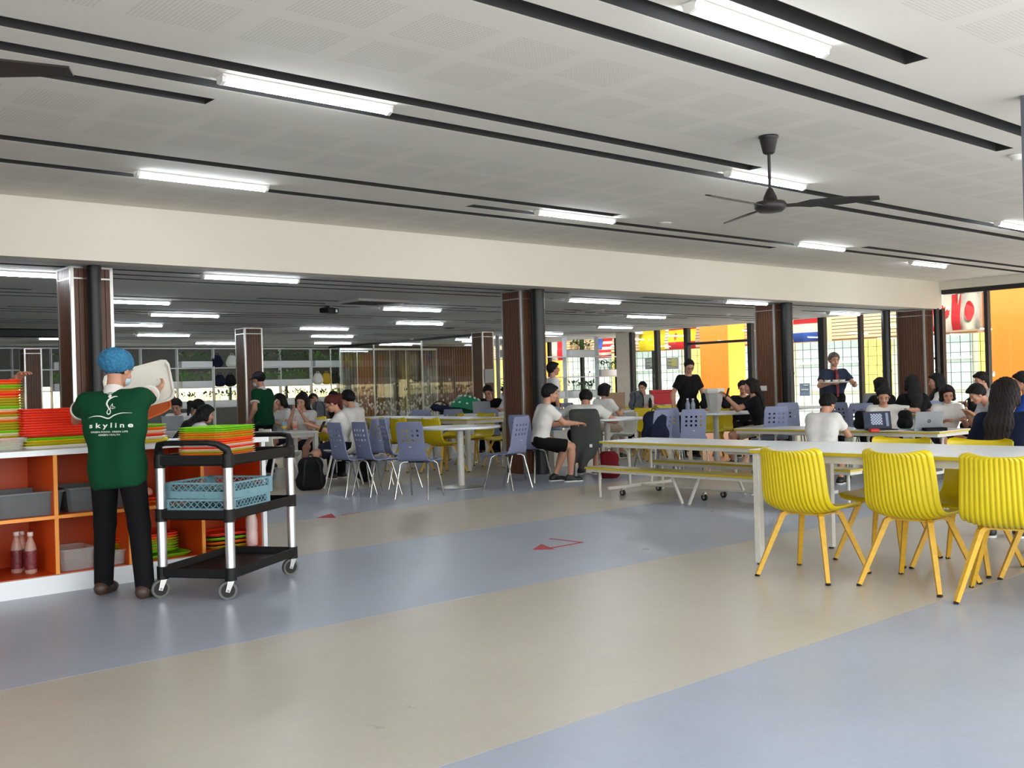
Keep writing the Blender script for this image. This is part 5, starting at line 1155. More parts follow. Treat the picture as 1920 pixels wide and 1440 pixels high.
def wheel(x, y, a):
    r = .055; M_ = Matrix.Translation((x, y, 0)) @ rotz(a)
    c = MB(); c.cyl(M_ @ Vector((-.014, .02, r)), M_ @ Vector((.014, .02, r)), r, n=24); o = c.build('caster_wheel', mat('grey_rubber', (92, 94, 88), .6), tr)
    MB().cyl(M_ @ Vector((-.016, .02, r)), M_ @ Vector((.016, .02, r)), r*.76, n=20).build('wheel_hub', M_rub, o); MB().cyl(M_ @ Vector((-.022, .02, r)), M_ @ Vector((.022, .02, r)), .008, n=10).build('axle', M_chrome, o)
    f_ = MB()
    for s in (-1, 1): f_.add([M_ @ Vector(v) for v in ((s*.019, -.02, .115), (s*.019, .02, .115), (s*.019, .035, r-.005), (s*.019, .012, r-.012), (s*.022, -.02, .115), (s*.022, .02, .115), (s*.022, .035, r-.005), (s*.022, .012, r-.012))], [(0, 1, 2, 3), (7, 6, 5, 4), (0, 4, 5, 1), (1, 5, 6, 2), (2, 6, 7, 3), (3, 7, 4, 0)])
    f_.cyl(M_ @ Vector((0, 0, .112)), M_ @ Vector((0, 0, .124)), .028); f_.build('caster_fork', M_chrome, o)
wheel(-TL2, -TW2, .6); wheel(-TL2, TW2, .9); wheel(TL2, -TW2, 1.0); wheel(TL2, TW2, .4)
TMx = Matrix.Translation((*TXY, 0)) @ rotz(TR_)
ts = ['orange', 'white', 'orange', 'olive', 'cream', 'red', 'white', 'orange', 'red', 'orange', 'olive', 'orange', 'olive', 'green', 'green']
v = TMx @ Vector((-.12, .0, 0)); stack(v.x, v.y, .832, TR_+.02, ts, 'in the stack on top of the trolley', 'trays on the trolley', .0135, .003, 9)
# dish racks with lattice sides
M_rack = mat('blue_grey_rack', (112, 150, 160), .5)
def rack(lx, ly, z, rot, label):
    v = TMx @ Vector((lx, ly, 0)); o = empty('dish_rack', (v.x, v.y, z), TR_+rot, label, 'dish rack', 'dish racks on the trolley'); S_, H_ = .24, .10
    MB().box(-S_+.012, S_-.012, -S_+.012, S_-.012, .001, .008).build('base_grid', M_rack, o)
    for k in range(4):
        R_ = rotz(k*PI/2); b = MB(); b.box(-S_+.012, S_-.012, -S_, -S_+.012, 0, .045, M=R_); b.box(-S_+.012, S_-.012, -S_, -S_+.012, H_-.012, H_, M=R_)
        b.box(-.05, .05, -S_-.004, -S_, .012, .03, M=R_); b.box(-S_, -S_+.045, -S_-.0005, -S_+.012, .0, H_, M=R_); b.box(S_-.045, S_, -S_-.0005, -S_+.012, .0, H_, M=R_)
        n = 9; w_ = (2*S_-.09)/n
        for i in range(n):
            x = -S_+.045+i*w_
            for a, c in ((x, x+w_), (x+w_, x)): b.add([R_ @ Vector(q_) for q_ in ((a-.003, -S_+.002, .045), (a+.003, -S_+.002, .045), (c+.003, -S_+.002, H_-.012), (c-.003, -S_+.002, H_-.012), (a-.003, -S_+.008, .045), (a+.003, -S_+.008, .045), (c+.003, -S_+.008, H_-.012), (c-.003, -S_+.008, H_-.012))], [(0, 1, 2, 3), (7, 6, 5, 4), (0, 4, 5, 1), (2, 6, 7, 3), (1, 5, 6, 2), (3, 7, 4, 0)])
        b.build('lattice_side', M_rack, o)
    return o
rack(-.135, -.0, .502, 0, 'lower blue-grey lattice dish rack on the trolley'); rack(-.11, .0, .6025, -.05, 'upper blue-grey lattice dish rack holding cutlery')
rg = random.Random(8)
for i in range(9):
    v = TMx @ Vector((-.12+rg.uniform(-.12, .14), rg.uniform(-.14, .1), 0)); o = empty('spoon', (v.x, v.y, .618+.008*i), rg.uniform(0, 6), 'metal spoon in the upper dish rack, '+['nearest the front post', 'at the left side', 'in the centre', 'lowest of the pile', 'crossing the others', 'at the right side', 'by the back lattice', 'second from the top', 'on top of the pile'][i], 'spoon', 'spoons in the dish rack')
    MB().tube([(-.09, 0, 0), (0, 0, .004), (.06, 0, .008)], [.003, .0022, .003], 6).build('handle', M_chrome, o); q = MB(); q.lathe([(0, -.004), (.016, 0), (.02, .004), (.017, .004), (0, 0)], 12, c=(.08, 0, .006)); q.build('bowl', M_chrome, o)
# ------------------------------------------------------------------ people
def wpt(px, py, D): return Vector((0, 0, CH))+(FW*FOC+RT*(px-960)-UP*(py-720))/FOC*D
def loc(x, y, hd, p): return tuple((Matrix.Translation((x, y, 0)) @ rotz(az(hd))).inverted() @ Vector(p))
# man in the blue hair net
x, y, hd = 2.33, 6.43, 46
rh = wpt(299, 728, 6.95); lh = wpt(132, 806, 7.0)
man, J = person('person in a blue hair net and green polo shirt lifting a white tray, back turned', x, y, hd, S=1.60, lean=5, bend=4, head=(14, 16, 0), lh=loc(x, y, hd, lh), rh=loc(x, y, hd, rh), top=C_g, hair='net', shoe='brown', cuff=mat('white_knit', (216, 210, 204), .8), collar=mat('white_knit', (216, 210, 204), .8), mask=True, feet=((-.16, .10, 0), (.17, -.03, 0)), h=.011, side=-5, shirt_len=.16, elb=((-.25, -.5, -1), (.9, .1, -.35)), hand=('relaxed', 'grip'), hroll=(0, 150), wide=1.13)
# print on the back of the shirt
from mathutils.bvhtree import BVHTree
shirt = [c for c in man.children if c.name.startswith('shirt')][0]
bv = BVHTree.FromPolygons([v.co.copy() for v in shirt.data.vertices], [tuple(p.vertices) for p in shirt.data.polygons])
M_print = mat('white_print', (226, 226, 220), .7, var=.02)
SCL = .000548
def onback(zx, zy):
    X = (zx-1035)*SCL-.012; Z = 1.262-(zy-500)*SCL
    h_ = bv.ray_cast(Vector((X, -1, Z)), Vector((0, 1, 0)))
    return Vector((X, (h_[0].y if h_[0] else -.12)-.0028, Z))
def ribbon(pts, ws, name, n=40, closed=False):
    pts = [np.array(p, float) for p in pts]; out = []
    m = len(pts)
    for i in range(m-1):
        a = pts[max(i-1, 0)]; b = pts[i]; c = pts[i+1]; d = pts[min(i+2, m-1)]
        for k in range(8): t = k/8; out.append(.5*((2*b)+(-a+c)*t+(2*a-5*b+4*c-d)*t*t+(-a+3*b-3*c+d)*t**3))
    out.append(pts[-1]); N_ = len(out); q = MB(); vs = []
    for i, p in enumerate(out):
        t = nrm(out[min(i+1, N_-1)]-out[max(i-1, 0)]); nn = np.array([-t[1], t[0]]); w_ = np.interp(i/(N_-1), np.linspace(0, 1, len(ws)), ws); a = p+nn*w_/2; c = p-nn*w_/2; vs += [onback(*a), onback(*c)]
    q.add(vs, [(2*i, 2*i+1, 2*i+3, 2*i+2) for i in range(N_-1)]); return q.build(name, M_print, shirt)
ribbon([(1110, 528), (1070, 525), (1010, 555), (990, 600), (1010, 640), (1040, 680), (1040, 710), (1020, 722), (1002, 705), (1015, 670), (1045, 655)], [4, 14, 20, 18, 14, 12, 12, 10, 8, 4], 'printed_logo')
ribbon([(955, 480), (985, 492), (1010, 490), (1035, 485), (1038, 468), (1015, 462), (985, 476), (965, 468), (952, 478)], [6, 6, 6], 'printed_logo')
ribbon([(1035, 640), (1060, 605), (1066, 630), (1098, 648), (1070, 660), (1048, 656), (1036, 640)], [5, 5], 'printed_logo'); ribbon([(1060, 605), (1058, 635), (1075, 662)], [4, 4], 'printed_logo')
ribbon([(790, 760), (850, 742), (930, 742), (1022, 768), (1090, 735), (1180, 712), (1290, 714)], [2, 8, 12, 14, 12, 8, 2], 'printed_logo')
q = MB(); cc = [onback(1014+20*math.cos(a*PI/8), 519+20*math.sin(a*PI/8)) for a in range(16)]; q.add(cc, [tuple(range(15, -1, -1))]); q.build('printed_logo', M_print, shirt)
def text(s, zx, zy, size, width, name, bold=.0):
    cu = bpy.data.curves.new('t', 'FONT'); cu.body = s; cu.size = 1; cu.align_x = 'CENTER'; cu.space_character = 1.0; cu.offset = bold; cu.resolution_u = 3
    o = bpy.data.objects.new('t', cu); C.objects.link(o); dg = bpy.context.evaluated_depsgraph_get(); me = bpy.data.meshes.new_from_object(o.evaluated_get(dg)); bpy.data.objects.remove(o); bpy.data.curves.remove(cu)
    xs_ = [v.co.x for v in me.vertices]; w0 = max(xs_)-min(xs_); cx_ = (max(xs_)+min(xs_))/2
    for v in me.vertices: v.co = onback(zx+(v.co.x-cx_)/w0*width, zy-v.co.y*size)
    me.name = name; me.materials.append(M_print); ob = link(name, me, shirt); return ob
text('s k y l i n e', 1057, 872, 76, 500, 'printed_text', .025); text('GREEN FOOD. GREEN LIFE', 1040, 928, 26, 430, 'printed_text', .01); text('GREEN HEALTH', 1040, 962, 26, 250, 'printed_text', .01)
# trays he holds
def tray_at(p, eul, c, label):
    o = link('serving_tray', tray_mesh(c), None, p, eul, label=label, cat='tray'); return o
up_t = wpt(262, 728, 6.95); tray_at(up_t, (math.radians(62), math.radians(-14), math.radians(-32)), 'white', 'white tray lifted in the right hand of the man in the hair net')
tray_at(wpt(262, 775, 7.0), (math.radians(28), math.radians(-22), math.radians(-30)), 'orange', 'orange-edged tray just under the lifted white tray')
GR = 'students'
def P(label, px, D, phi, **k):
    x, y = at_px(px, D) if not k.get('pos') else k['pos']; k.pop('pos', None); hd_ = phi+41
    for a in ('lh', 'rh'):
        t = k.get(a)
        if t is not None and len(t) == 4: k[a] = loc(x, y, hd_, wpt(t[0], t[1], t[2]))   # (px, py, depth, 'w')
    return person(label, x, y, hd_, **k)
hg = .018
# staff at the left edge behind the counter
P('person in a green shirt at the left edge, hand on the tall tray stack', 0, 8, 139, pos=(1.60, 7.76), S=1.62, lean=10, top=C_g, lh=loc(1.60, 7.76, 180, (xat(40, 7.3), 7.36, 1.395)), rh=(.3, .2, .95), head=(25, 0, 0), cuff=mat('white_knit', (216, 210, 204), .8), h=.014, elb=((-1, -.2, .15), None), hair='net')
# capped staff
P('person in a grey cap and green polo shirt standing behind the left table', 494, 15.5, 292, S=1.62, lean=4, head=(12, 0, 0), top=C_g, hair='cap', cuff=mat('white_knit', (216, 210, 204), .8), collar=mat('white_knit', (216, 210, 204), .8), mask=True, lh=(-.2, .12, .84), rh=(.2, .12, .84), h=hg)
# left group
tb = .44
P('person with a ponytail in a white shirt seated facing right at the left table', 352, 14.2, 50, S=1.55, seat=.42, lean=14, head=(20, 10, 0), hair='pony', female=True, bottom='skirt', bm=C_sk, lh=(-.1, .34, .74), rh=(.1, .36, .74), h=hg)
P('person with very long black hair leaning over papers, white shirt, seated at the left table', 432, 12.6, 50, pos=(TL[0]-1.85, TL[1]+.25), S=1.6, seat=.42, lean=34, bend=10, head=(18, 8, 0), hair='long', female=True, bottom='skirt', bm=C_sk, lh=(-.1, .45, .73), rh=(.15, .5, .73), extra=((-.05, -.16, -.02), (-.1, -.4, -.28)), h=hg)
P('person half hidden behind the open grey laptop at the left table', 335, 16.4, 180, S=1.55, seat=.42, lean=10, head=(28, 0, 0), lh=(-.12, .36, .74), rh=(.12, .36, .74), h=hg)
P('person with long black hair holding both hands to the mouth above the table, white shirt', 556, 14.0, 190, pos=(TL[0]+.32, TL[1]+.92), S=1.58, seat=.44, lean=16, head=(14, 0, 0), hair='long', female=True, bottom='skirt', bm=C_sk, lh=(-.06, .3, .92), rh=(.08, .32, .92), h=hg, elb=((-.4, .2, -1), (.4, .2, -1)))
P('person with black hair behind the girl holding her hands to her mouth', 530, 17.0, 215, S=1.56, seat=.44, lean=8, head=(16, 0, 0), hair='long', female=True, bottom='skirt', bm=C_sk, lh=(-.1, .3, .76), rh=(.1, .3, .76), h=hg)
P('person with short black hair facing the camera behind the group, white shirt', 572, 18.6, 190, S=1.6, seat=.44, lean=10, head=(22, 0, 0), lh=(-.12, .36, .78), rh=(.12, .36, .78), h=hg)
P('person with reddish hair tied back looking at a phone on a white chair, dark skirt', 637, 13.35, 258, S=1.55, seat=.45, lean=-8, bend=26, head=(34, 0, 0), hair='pony', hm=M_hairr, female=True, bottom='skirt', bm=C_sk, lh=(-.05, .36, .80), rh=(.07, .34, .80), glasses=True, h=hg, elb=((-.3, -.3, -1), (.3, -.3, -1)))
P('person in a white shirt seated turned left on a purple chair, phone in hand', 664, 14.3, 300, S=1.6, seat=.45, lean=8, head=(26, 0, 0), lh=(-.05, .33, .78), rh=(.07, .33, .78), h=hg)
P('person holding up a phone in the left background, dark top', 628, 19.5, 250, S=1.55, seat=.45, lean=4, head=(8, 0, 0), top=C_k, lh=(-.02, .34, 1.05), rh=(.1, .2, .8), hair='pony', h=.02)
P('dark-haired person furthest back in the left background group', 655, 20.5, 200, S=1.6, seat=.45, lean=10, head=(25, 0, 0), lh=(-.12, .34, .8), rh=(.12, .34, .8), h=.02)
P('dark-haired person at the far table between the laptop group and red-haired girl', 588, 20.8, 175, S=1.5, seat=.45, lean=12, head=(26, 0, 0), lh=(-.12, .34, .8), rh=(.12, .34, .8), h=.02, hair='bob')
# middle
P('person in a black shirt with glasses working on a grey laptop by the far column', 921, 19.3, 195, S=1.68, seat=.45, lean=16, head=(26, 0, 8), top=C_k, lh=(-.14, .36, .8), rh=(.14, .36, .8), glasses=True, h=hg)
P('person in a white shirt mostly hidden by the middle column, arm on the table', 966, 18.9, 230, S=1.65, seat=.45, lean=20, head=(20, 0, 0), lh=(-.14, .4, .8), rh=(.14, .4, .8), h=hg)
P('person with black hair, white shirt and black shorts seated facing right beside the middle column', 1012, 13.0, 74, S=1.62, seat=.45, lean=8, bend=10, head=(10, 0, 0), bottom='shorts', lh=(-.1, .43, .74), rh=(.05, .47, .74), feet=((-.09, .2, 0), (.1, .34, 0)), h=.014)
P('person in a white shirt and black trousers standing in profile behind the middle pipe, glasses', 1036, 17.6, 76, S=1.68, lean=1, head=(-2, 0, 0), tuck=True, glasses=True, h=hg)
P('person in a white shirt slumped over the round table behind a grey jacket', 1088, 13.7, 16, S=1.66, seat=.47, lean=31, bend=14, head=(40, -8, 0), wide=1.16, lh=(-.24, .42, .75), rh=(.18, .34, .755), bottom='shorts', h=.014, elb=((-1, .1, -.4), (1, .1, -.6)))
P('person with bobbed black hair in a white shirt, seated back to the camera', 1129, 16.6, 40, S=1.56, seat=.45, lean=6, head=(10, 20, 0), hair='bob', female=True, bottom='skirt', bm=C_kh, lh=(-.1, .34, .78), rh=(.14, .34, .78), h=hg)
P('person with brown hair in a white top seated facing left behind a grey backpack', 1207, 19.4, 215, S=1.6, seat=.45, lean=6, head=(8, -5, 0), hair='bun', hm=M_hairb, female=True, top=cloth('pale_top', (206, 206, 200)), lh=(-.12, .34, .8), rh=(.12, .32, .8), h=hg)
P('person in a black polo shirt and glasses standing, looking down, hair tied back', 1289, 16.4, 168, S=1.66, lean=4, head=(24, 6, 0), hair='bun', hm=M_hairb, female=True, wide=.93, top=C_k, glasses=True, lh=(-.24, .16, .84), rh=(.27, .05, .80), h=.015, elb=((-.6, -.8, -.3), (.8, -.8, -.3)))
P('person with long dark hair and black shirt seated facing left, holding up a phone', 1418, 14.6, 278, S=1.6, seat=.45, lean=8, head=(8, 0, 0), hair='long', hm=M_hairb, female=True, top=C_k, bottom='shorts', bm=C_kh, lh=(-.04, .42, .98), rh=(.08, .40, .98), h=.015, elb=((-.2, -.1, -1), (.2, -.1, -1)))
P('dark-haired person half hidden behind the girl holding up a phone', 1392, 16.6, 190, S=1.55, seat=.45, lean=8, head=(18, 0, 0), hair='bun', top=C_k, lh=(-.1, .34, .8), rh=(.1, .34, .8), h=hg)
P('person in a dark shirt and red tie by the window carrying a tray', 1563, 17.2, 176, S=1.70, lean=1, head=(6, 0, 0), top=C_gd, hm=mat('grey_stubble', (92, 82, 76), .6), tuck=True, lh=(-.2, .36, 1.13), rh=(.2, .36, 1.13), tie=mat('dark_red_tie', (120, 16, 28), .6), h=.015, elb=((-.8, -.1, -1), (.8, -.1, -1)))
# right group
tb2 = .335
P('person in a white shirt bent over the low table, seen from behind', 1536, 11.6, 36, S=1.5, seat=.34, lean=14, bend=12, head=(30, 20, 0), lh=(-.1, .36, .66), rh=(.15, .4, .66), h=.014, bottom='shorts')
P('smiling person in a white shirt typing on the laptop with a chess screen', 1653, 13.1, 192, S=1.5, seat=.36, lean=14, head=(24, 6, 0), lh=(-.28, .3, .8), rh=(.12, .42, .66), h=.014, bottom='shorts', elb=((-1, 0, -.1), None))
P('smiling person with dark tied hair in a white polo shirt behind the plain grey laptop', 1771, 12.9, 186, S=1.48, seat=.36, lean=10, head=(20, 4, 4), hair='bob', hm=M_hairb, female=True, lh=(-.1, .34, .66), rh=(.12, .34, .66), h=.014, collar=mat('white_knit2', (206, 204, 200), .8), bottom='skirt', bm=C_sk)
P('person with dark hair and a black shirt behind the boy with the chess laptop', 1655, 14.9, 340, S=1.56, seat=.42, lean=6, head=(10, 0, 0), hair='bob', top=C_k, lh=(-.14, .34, .76), rh=(.14, .34, .76), h=hg)
P('person with long straight black hair and a black shirt, back to the camera', 1712, 13.9, 4, S=1.58, seat=.44, lean=8, head=(8, 0, 0), hair='long', top=C_k, female=True, lh=(-.16, .34, .76), rh=(.2, .34, .76), h=hg)
P('person with long black hair in profile facing left, white shirt', 1760, 14.5, 282, S=1.56, seat=.46, lean=4, head=(6, 0, 0), hair='long', female=True, lh=(-.08, .34, .78), rh=(.1, .34, .78), h=.014, extra=((.05, .08, -.1), (.05, .12, -.22)))
P('person with short hair bending the head low over the table, white and blue jacket', 1892, 12.3, 268, S=1.6, seat=.46, lean=31, bend=22, head=(34, 0, 0), top=mat('white_blue_jacket', (190, 194, 200), .8), lh=(-.06, .46, .74), rh=(.12, .46, .74), h=.014, side=4)
P('person with brown hair behind the boy bending his head low', 1856, 15.4, 265, S=1.6, seat=.46, lean=14, head=(16, 0, 0), hair='short', hm=M_hairb, lh=(-.1, .36, .78), rh=(.1, .36, .78), h=hg)
P('person with very long dark hair and navy sweatshirt, nearest on the right', 1884, 7.4, 20, S=1.56, seat=.42, lean=7, head=(12, 22, 0), hair='long', hm=M_hairb, top=C_n, female=True, sleeve=.9, lh=(-.14, .34, .7), rh=(.24, .32, .72), h=.012, extra=((-.06, -.13, -.06), (-.12, -.15, -.40)), wide=1.1)
P('person in a royal blue jacket mostly hidden at the right edge', 1934, 12.4, 300, S=1.6, seat=.44, lean=10, head=(12, 0, 0), top=cloth('royal_blue_jacket', (24, 56, 130)), lh=(-.1, .34, .76), rh=(.1, .34, .76), h=hg, sleeve=.9)
# ------------------------------------------------------------------ things on and around the tables
def laptop(px, py, D, phi, label, screen='dark', w_=.32, h_=.21, lid=None, ang=105, z=None):
    p = wpt(px, py, D); z = z if z is not None else p.z; o = empty('laptop', (p.x, p.y, z+.001), az(phi+41), label, 'laptop')
    lid = lid or mat('silver_laptop', (150, 154, 158), .35, .4)
    MB().box(-w_/2, w_/2, -h_/2, h_/2, 0, .014, bev=.002).build('base', lid, o); MB().box(-w_/2+.02, w_/2-.02, -.02, h_/2-.03, .0141, .016).build('keyboard', M_rub, o)
    M_ = Matrix.Translation((0, h_/2, .012)) @ Matrix.Rotation(math.radians(90-ang), 4, 'X')
    l = MB().box(-w_/2, w_/2, -.004, .004, 0, h_, M=M_).build('lid', lid, o); MB().box(-w_/2+.006, w_/2-.006, -.0052, -.0041, .012, h_-.006, M=M_).build('screen', mat('laptop_screen', (28, 34, 44), .2, emit=(30, 40, 60), estr=.4), l)
    return o, l, M_
# the chess laptop faces the camera: user on the far side would see nothing, so its screen side is towards us as in the photo
o, l, M_ = laptop(1652, 805, 11.95, 2, 'black laptop whose screen shows a chess board, on the low table', lid=M_blackpl, z=.601, ang=104)
q = MB(); q2 = MB()
for i in range(8):
    for j in range(8):
        x = -.075+i*.0165; z_ = .05+j*.0165; (q if (i+j) % 2 else q2).box(x, x+.0165, -.0058, -.0053, z_, z_+.0165, M=M_)
q.build('board_square', mat('chess_light', (150, 158, 170), .4, emit=(150, 160, 175), estr=.35), l); q2.build('board_square', mat('chess_dark', (64, 76, 96), .4, emit=(60, 72, 92), estr=.3), l)
MB().box(.1, .13, -.0058, -.0053, .03, .19, M=M_).build('side_panel', mat('screen_panel', (110, 120, 140), .4, emit=(100, 110, 130), estr=.3), l)
o, l, M_ = laptop(1733, 806, 11.75, 178, 'silver laptop with a round logo on its lid, on the low table', z=.601, ang=104)
q = MB(); cc = [Vector((.022*math.cos(a*PI/10), .0046, .10+.022*math.sin(a*PI/10))) for a in range(20)]; q.add([M_ @ v for v in cc], [tuple(range(20))]); q.build('round_logo', mat('dark_logo', (60, 62, 66), .3), l)
for dx in (-.008, .004):
    q = MB(); q.add([M_ @ Vector(v) for v in ((dx, .005, .088), (dx+.004, .005, .088), (dx+.009, .005, .114), (dx+.005, .005, .114))], [(0, 1, 2, 3)]); q.build('logo_mark', mat('silver_laptop', (150, 154, 158)), l)
laptop(331, 800, 15.2, 182, 'open grey laptop at the table behind the counter', z=.721); laptop(906, 773, 18.35, 190, 'open grey laptop in front of the man in black with glasses', z=.761); laptop(1633, 745, 15.6, 180, 'grey laptop far behind beside a window frame', z=.761, w_=.3)
def phone(p, eul, label):
    o = link('phone', MB().box(-.036, .036, -.004, .004, -.075, .075, bev=.0015).mesh('phone', M_blackpl), None, p, eul, label=label, cat='phone'); return o
phone(wpt(604, 800, 13.0), (.5, 0, .6), 'black phone held by the red-haired girl'); phone(wpt(1364, 737, 14.6), (.3, 0, .3), 'dark phone held up by the girl in black'); phone(wpt(476, 796, 12.6), (1.2, 0, .9), 'phone on the papers at the left table')
# cups with straws
def cup(px, D, zt, m, sm, label):
    p = atd(px, D); p.x = min(max(p.x, TL[0]-1.4), TL[0]-.06); p.y = min(max(p.y, TL[1]+.08), TL[1]+.55); o = empty('drink_cup', (p.x, p.y, zt+.001), 0, label, 'cup', 'cups with straws')
    MB().lathe([(0, 0), (.03, 0), (.043, .12), (.045, .122), (.045, .128), (0, .13)], 18).build('cup_body', m, o); MB().tube([(0, 0, .13), (.008, 0, .2)], .004, 6).build('straw', sm, o)
    MB().lathe([(.0345, .03), (.0355, .0301), (.0395, .07), (.0385, .0702)], 18).build('sleeve_label', sm, o)
cup(510, 14.5, .7, mat('blue_cup', (140, 170, 186), .3), mat('yellow_straw', (210, 180, 60), .5), 'pale blue drink cup with a yellow straw'); cup(549, 14.4, .7, mat('pink_cup', (222, 190, 176), .3), mat('orange_label', (214, 120, 84), .5), 'pinkish drink cup with an orange print')
# papers
for i, (px, D, z, l) in enumerate(((488, 14.2, .7, 'white papers at the right end of the left table'), (1662, 11.8, .601, 'open papers beside the chess laptop'), (592, 17.2, .76, 'white sheet near the water bottle on the far table'))):
    p = atd(px, D); o = empty('paper_sheets', (p.x, p.y, z+.001), i*.7, l, 'papers')
    for k in range(3): MB().box(-.105, .105, -.148, .148, k*.0015, k*.0015+.001, M=rotz(k*.12)).build('sheet', M_whitepl, o)
# bags
def backpack(px, D, z, heading, m, label, s=1.0, straps=True, lying=False):
    p = atd(px, D); f = Field((-.26, -.2, -.02), (.26, .22, .56), .014)
    f.cap((-.07, 0, .12), (.07, 0, .12), .13, k=.04, flat=((0, 1, 0), .7)); f.cap((-.06, .01, .33), (.06, .01, .33), .11, k=.08, flat=((0, 1, 0), .7)); f.cap((-.05, -.09, .14), (.05, -.09, .14), .085, k=.03, flat=((0, 1, 0), .7)); f.cutplane((0, 0, 0), (0, 0, -1))
    V, F = f.mesh(); V = V*s; o = link('backpack', npmesh('backpack', V, F, [m]), None, (p.x, p.y, z+.001), (0, 0, az(heading)) if not lying else (math.radians(80), 0, az(heading)), label=label, cat='bag')
    for sx_ in (-1, 1): MB().tube([(sx_*.07*s, .07*s, .4*s), (sx_*.1*s, .14*s, .33*s), (sx_*.11*s, .15*s, .2*s), (sx_*.12*s, .09*s, .08*s)], .014*s, 8, flat=(1, 0, 0)).build('shoulder_strap', M_rub, o)
    MB().tube([(-.03*s, .05*s, .44*s), (-.02*s, .05*s, .475*s), (.02*s, .05*s, .475*s), (.03*s, .05*s, .44*s)], .007*s, 6).build('carry_handle', M_rub, o)
    q = MB().tube([(-.12*s, -.02*s, .3*s), (-.1*s, -.05*s, .39*s), (0, -.07*s, .425*s), (.1*s, -.05*s, .39*s), (.12*s, -.02*s, .3*s)], .004*s, 5); q.build('zip', M_rub, o); return o
B_k = cloth('black_bag', (22, 22, 24)); B_n = cloth('navy_bag', (22, 28, 48)); B_g = cloth('grey_bag', (88, 92, 98)); B_r = cloth('maroon_bag', (110, 22, 32))
backpack(578, 12.9, 0, 200, B_k, 'black backpack standing on the floor by the white chair', .95); backpack(680, 13.9, 0, 100, B_k, 'black backpack under the purple chair of the boy turned left', .75)
backpack(1226, 13.4, .44, 30, B_n, 'navy backpack hanging on a purple chair right of the round table', .95); backpack(1137, 13.4, 0, 60, B_r, 'maroon and black backpack on the floor behind the jacket', .8); backpack(1192, 17.9, .76, 200, B_g, 'grey backpack standing on the table in front of the woman in white', .75)
backpack(845, 18.3, .83, 130, B_n, 'navy bag lying on the far table by the slatted wall', .85, lying=True); backpack(320, 26.6, .882, 0, mat('red_bag', (150, 16, 24), .7), 'red bag on the back shelf beside the lifted tray', .8).location = (xat(320, YB), YB-.02, .882)
backpack(1322, 16.3, .78, 180, B_k, 'black bag behind the paper bag bin, left', .6); backpack(1360, 16.4, .78, 180, B_k, 'black bag behind the paper bag bin, right', .5); backpack(597, 17.4, .76, 200, B_g, 'grey tote bag on the far table', .7); backpack(1010, 17.7, 0.0, 200, mat('tan_bag', (168, 140, 110), .7), 'tan bag near the water bottle', .5)
backpack(1694, 12.2, .601, 90, B_k, 'black bag between the two laptops', .5); backpack(1612, 12.4, .601, 90, B_k, 'black bag left of the chess laptop boy', .5); backpack(1822, 13.0, .72, 0, B_k, 'black bag under the head of the boy bending low', .5)
# jacket over the purple chair
M_jk = cloth('grey_tweed_jacket', (66, 68, 66)); x, y, hd = 9.66, 9.62, 52
f = Field((-.32, -.5, .05), (.32, .1, .98), .015)
f.cap((-.14, -.25, .86), (.14, -.25, .86), .055, k=.03); f.cap((-.13, -.30, .80), (-.10, -.30, .42), .05, .055, k=.06, flat=((0, 1, 0), .6)); f.cap((.13, -.30, .80), (.12, -.30, .42), .05, .06, k=.06, flat=((0, 1, 0), .6)); f.cap((-.05, -.29, .80), (-.04, -.30, .30), .07, .08, k=.06, flat=((0, 1, 0), .5)); f.cap((.06, -.29, .80), (.07, -.31, .34), .07, .08, k=.06, flat=((0, 1, 0), .5))
f.cap((-.1, -.31, .4), (-.14, -.33, .24), .05, .04, k=.05); f.cap((.02, -.32, .35), (-.02, -.33, .16), .05, .05, k=.05)
f.cap((.17, -.28, .82), (.2, -.28, .45), .042, .04, k=.02); V, F = f.mesh(); jk = link('jacket', npmesh('jacket', V, F, [M_jk]), None, (x, y, 0), (0, 0, az(hd)), label='dark grey jacket draped over the back of a purple chair', cat='jacket'); MB().box(.08, .115, -.368, -.36, .42, .46).build('care_label', M_whitepl, jk)
# paper bag bin on the round table
p = atd(1338, 15.2); o = empty('waste_bin', (p.x, p.y, .761), 0, 'pale translucent bin lined with a bag on the round table', 'bin'); b = MB(); b.lathe([(0, 0), (.085, 0), (.145, .35), (.14, .35), (.083, .01), (0, .01)], 6, smooth=False); b.build('bin_body', mat('frosted_bin', (178, 178, 174), .5), o); b = MB(); b.lathe([(.141, .32), (.15, .355), (.155, .32), (.15, .29)], 6, smooth=False); b.build('liner_rim', M_whitepl, o)
# water bottle (large) and small ones
p = atd(1036, 15.6); o = empty('water_jug', (p.x, p.y, .0), 0, 'large blue water jug on a stand behind the seated boy', 'water jug'); MB().lathe([(0, .55), (.13, .55), (.135, .57), (.135, .66), (.128, .68), (.135, .70), (.135, .80), (.1, .88), (.05, .91), (0, .91)], 20).build('jug', mat('blue_water_plastic', (120, 160, 190), .12, alpha=.75), o); MB().box(-.16, .16, -.16, .16, 0, .549).build('stand', M_whitemet, o)
def wb_(px, D, z, label, m=None): p = atd(px, D); bottle(p.x, p.y, z+.001, .22, m or mat('clear_bottle', (170, 180, 196), .1, alpha=.55), M_wc, label, 'water_bottle', r=.033)
wb_(1298, 14.9, .76, 'clear water bottle at the left of the bin'); wb_(601, 17.45, .76, 'clear water bottle on the far table at left'); wb_(1218, 18.2, .76, 'dark upright bottle in front of the woman in white', M_blackpl); wb_(1288, 15.1, .76, 'second clear water bottle left of the bin')
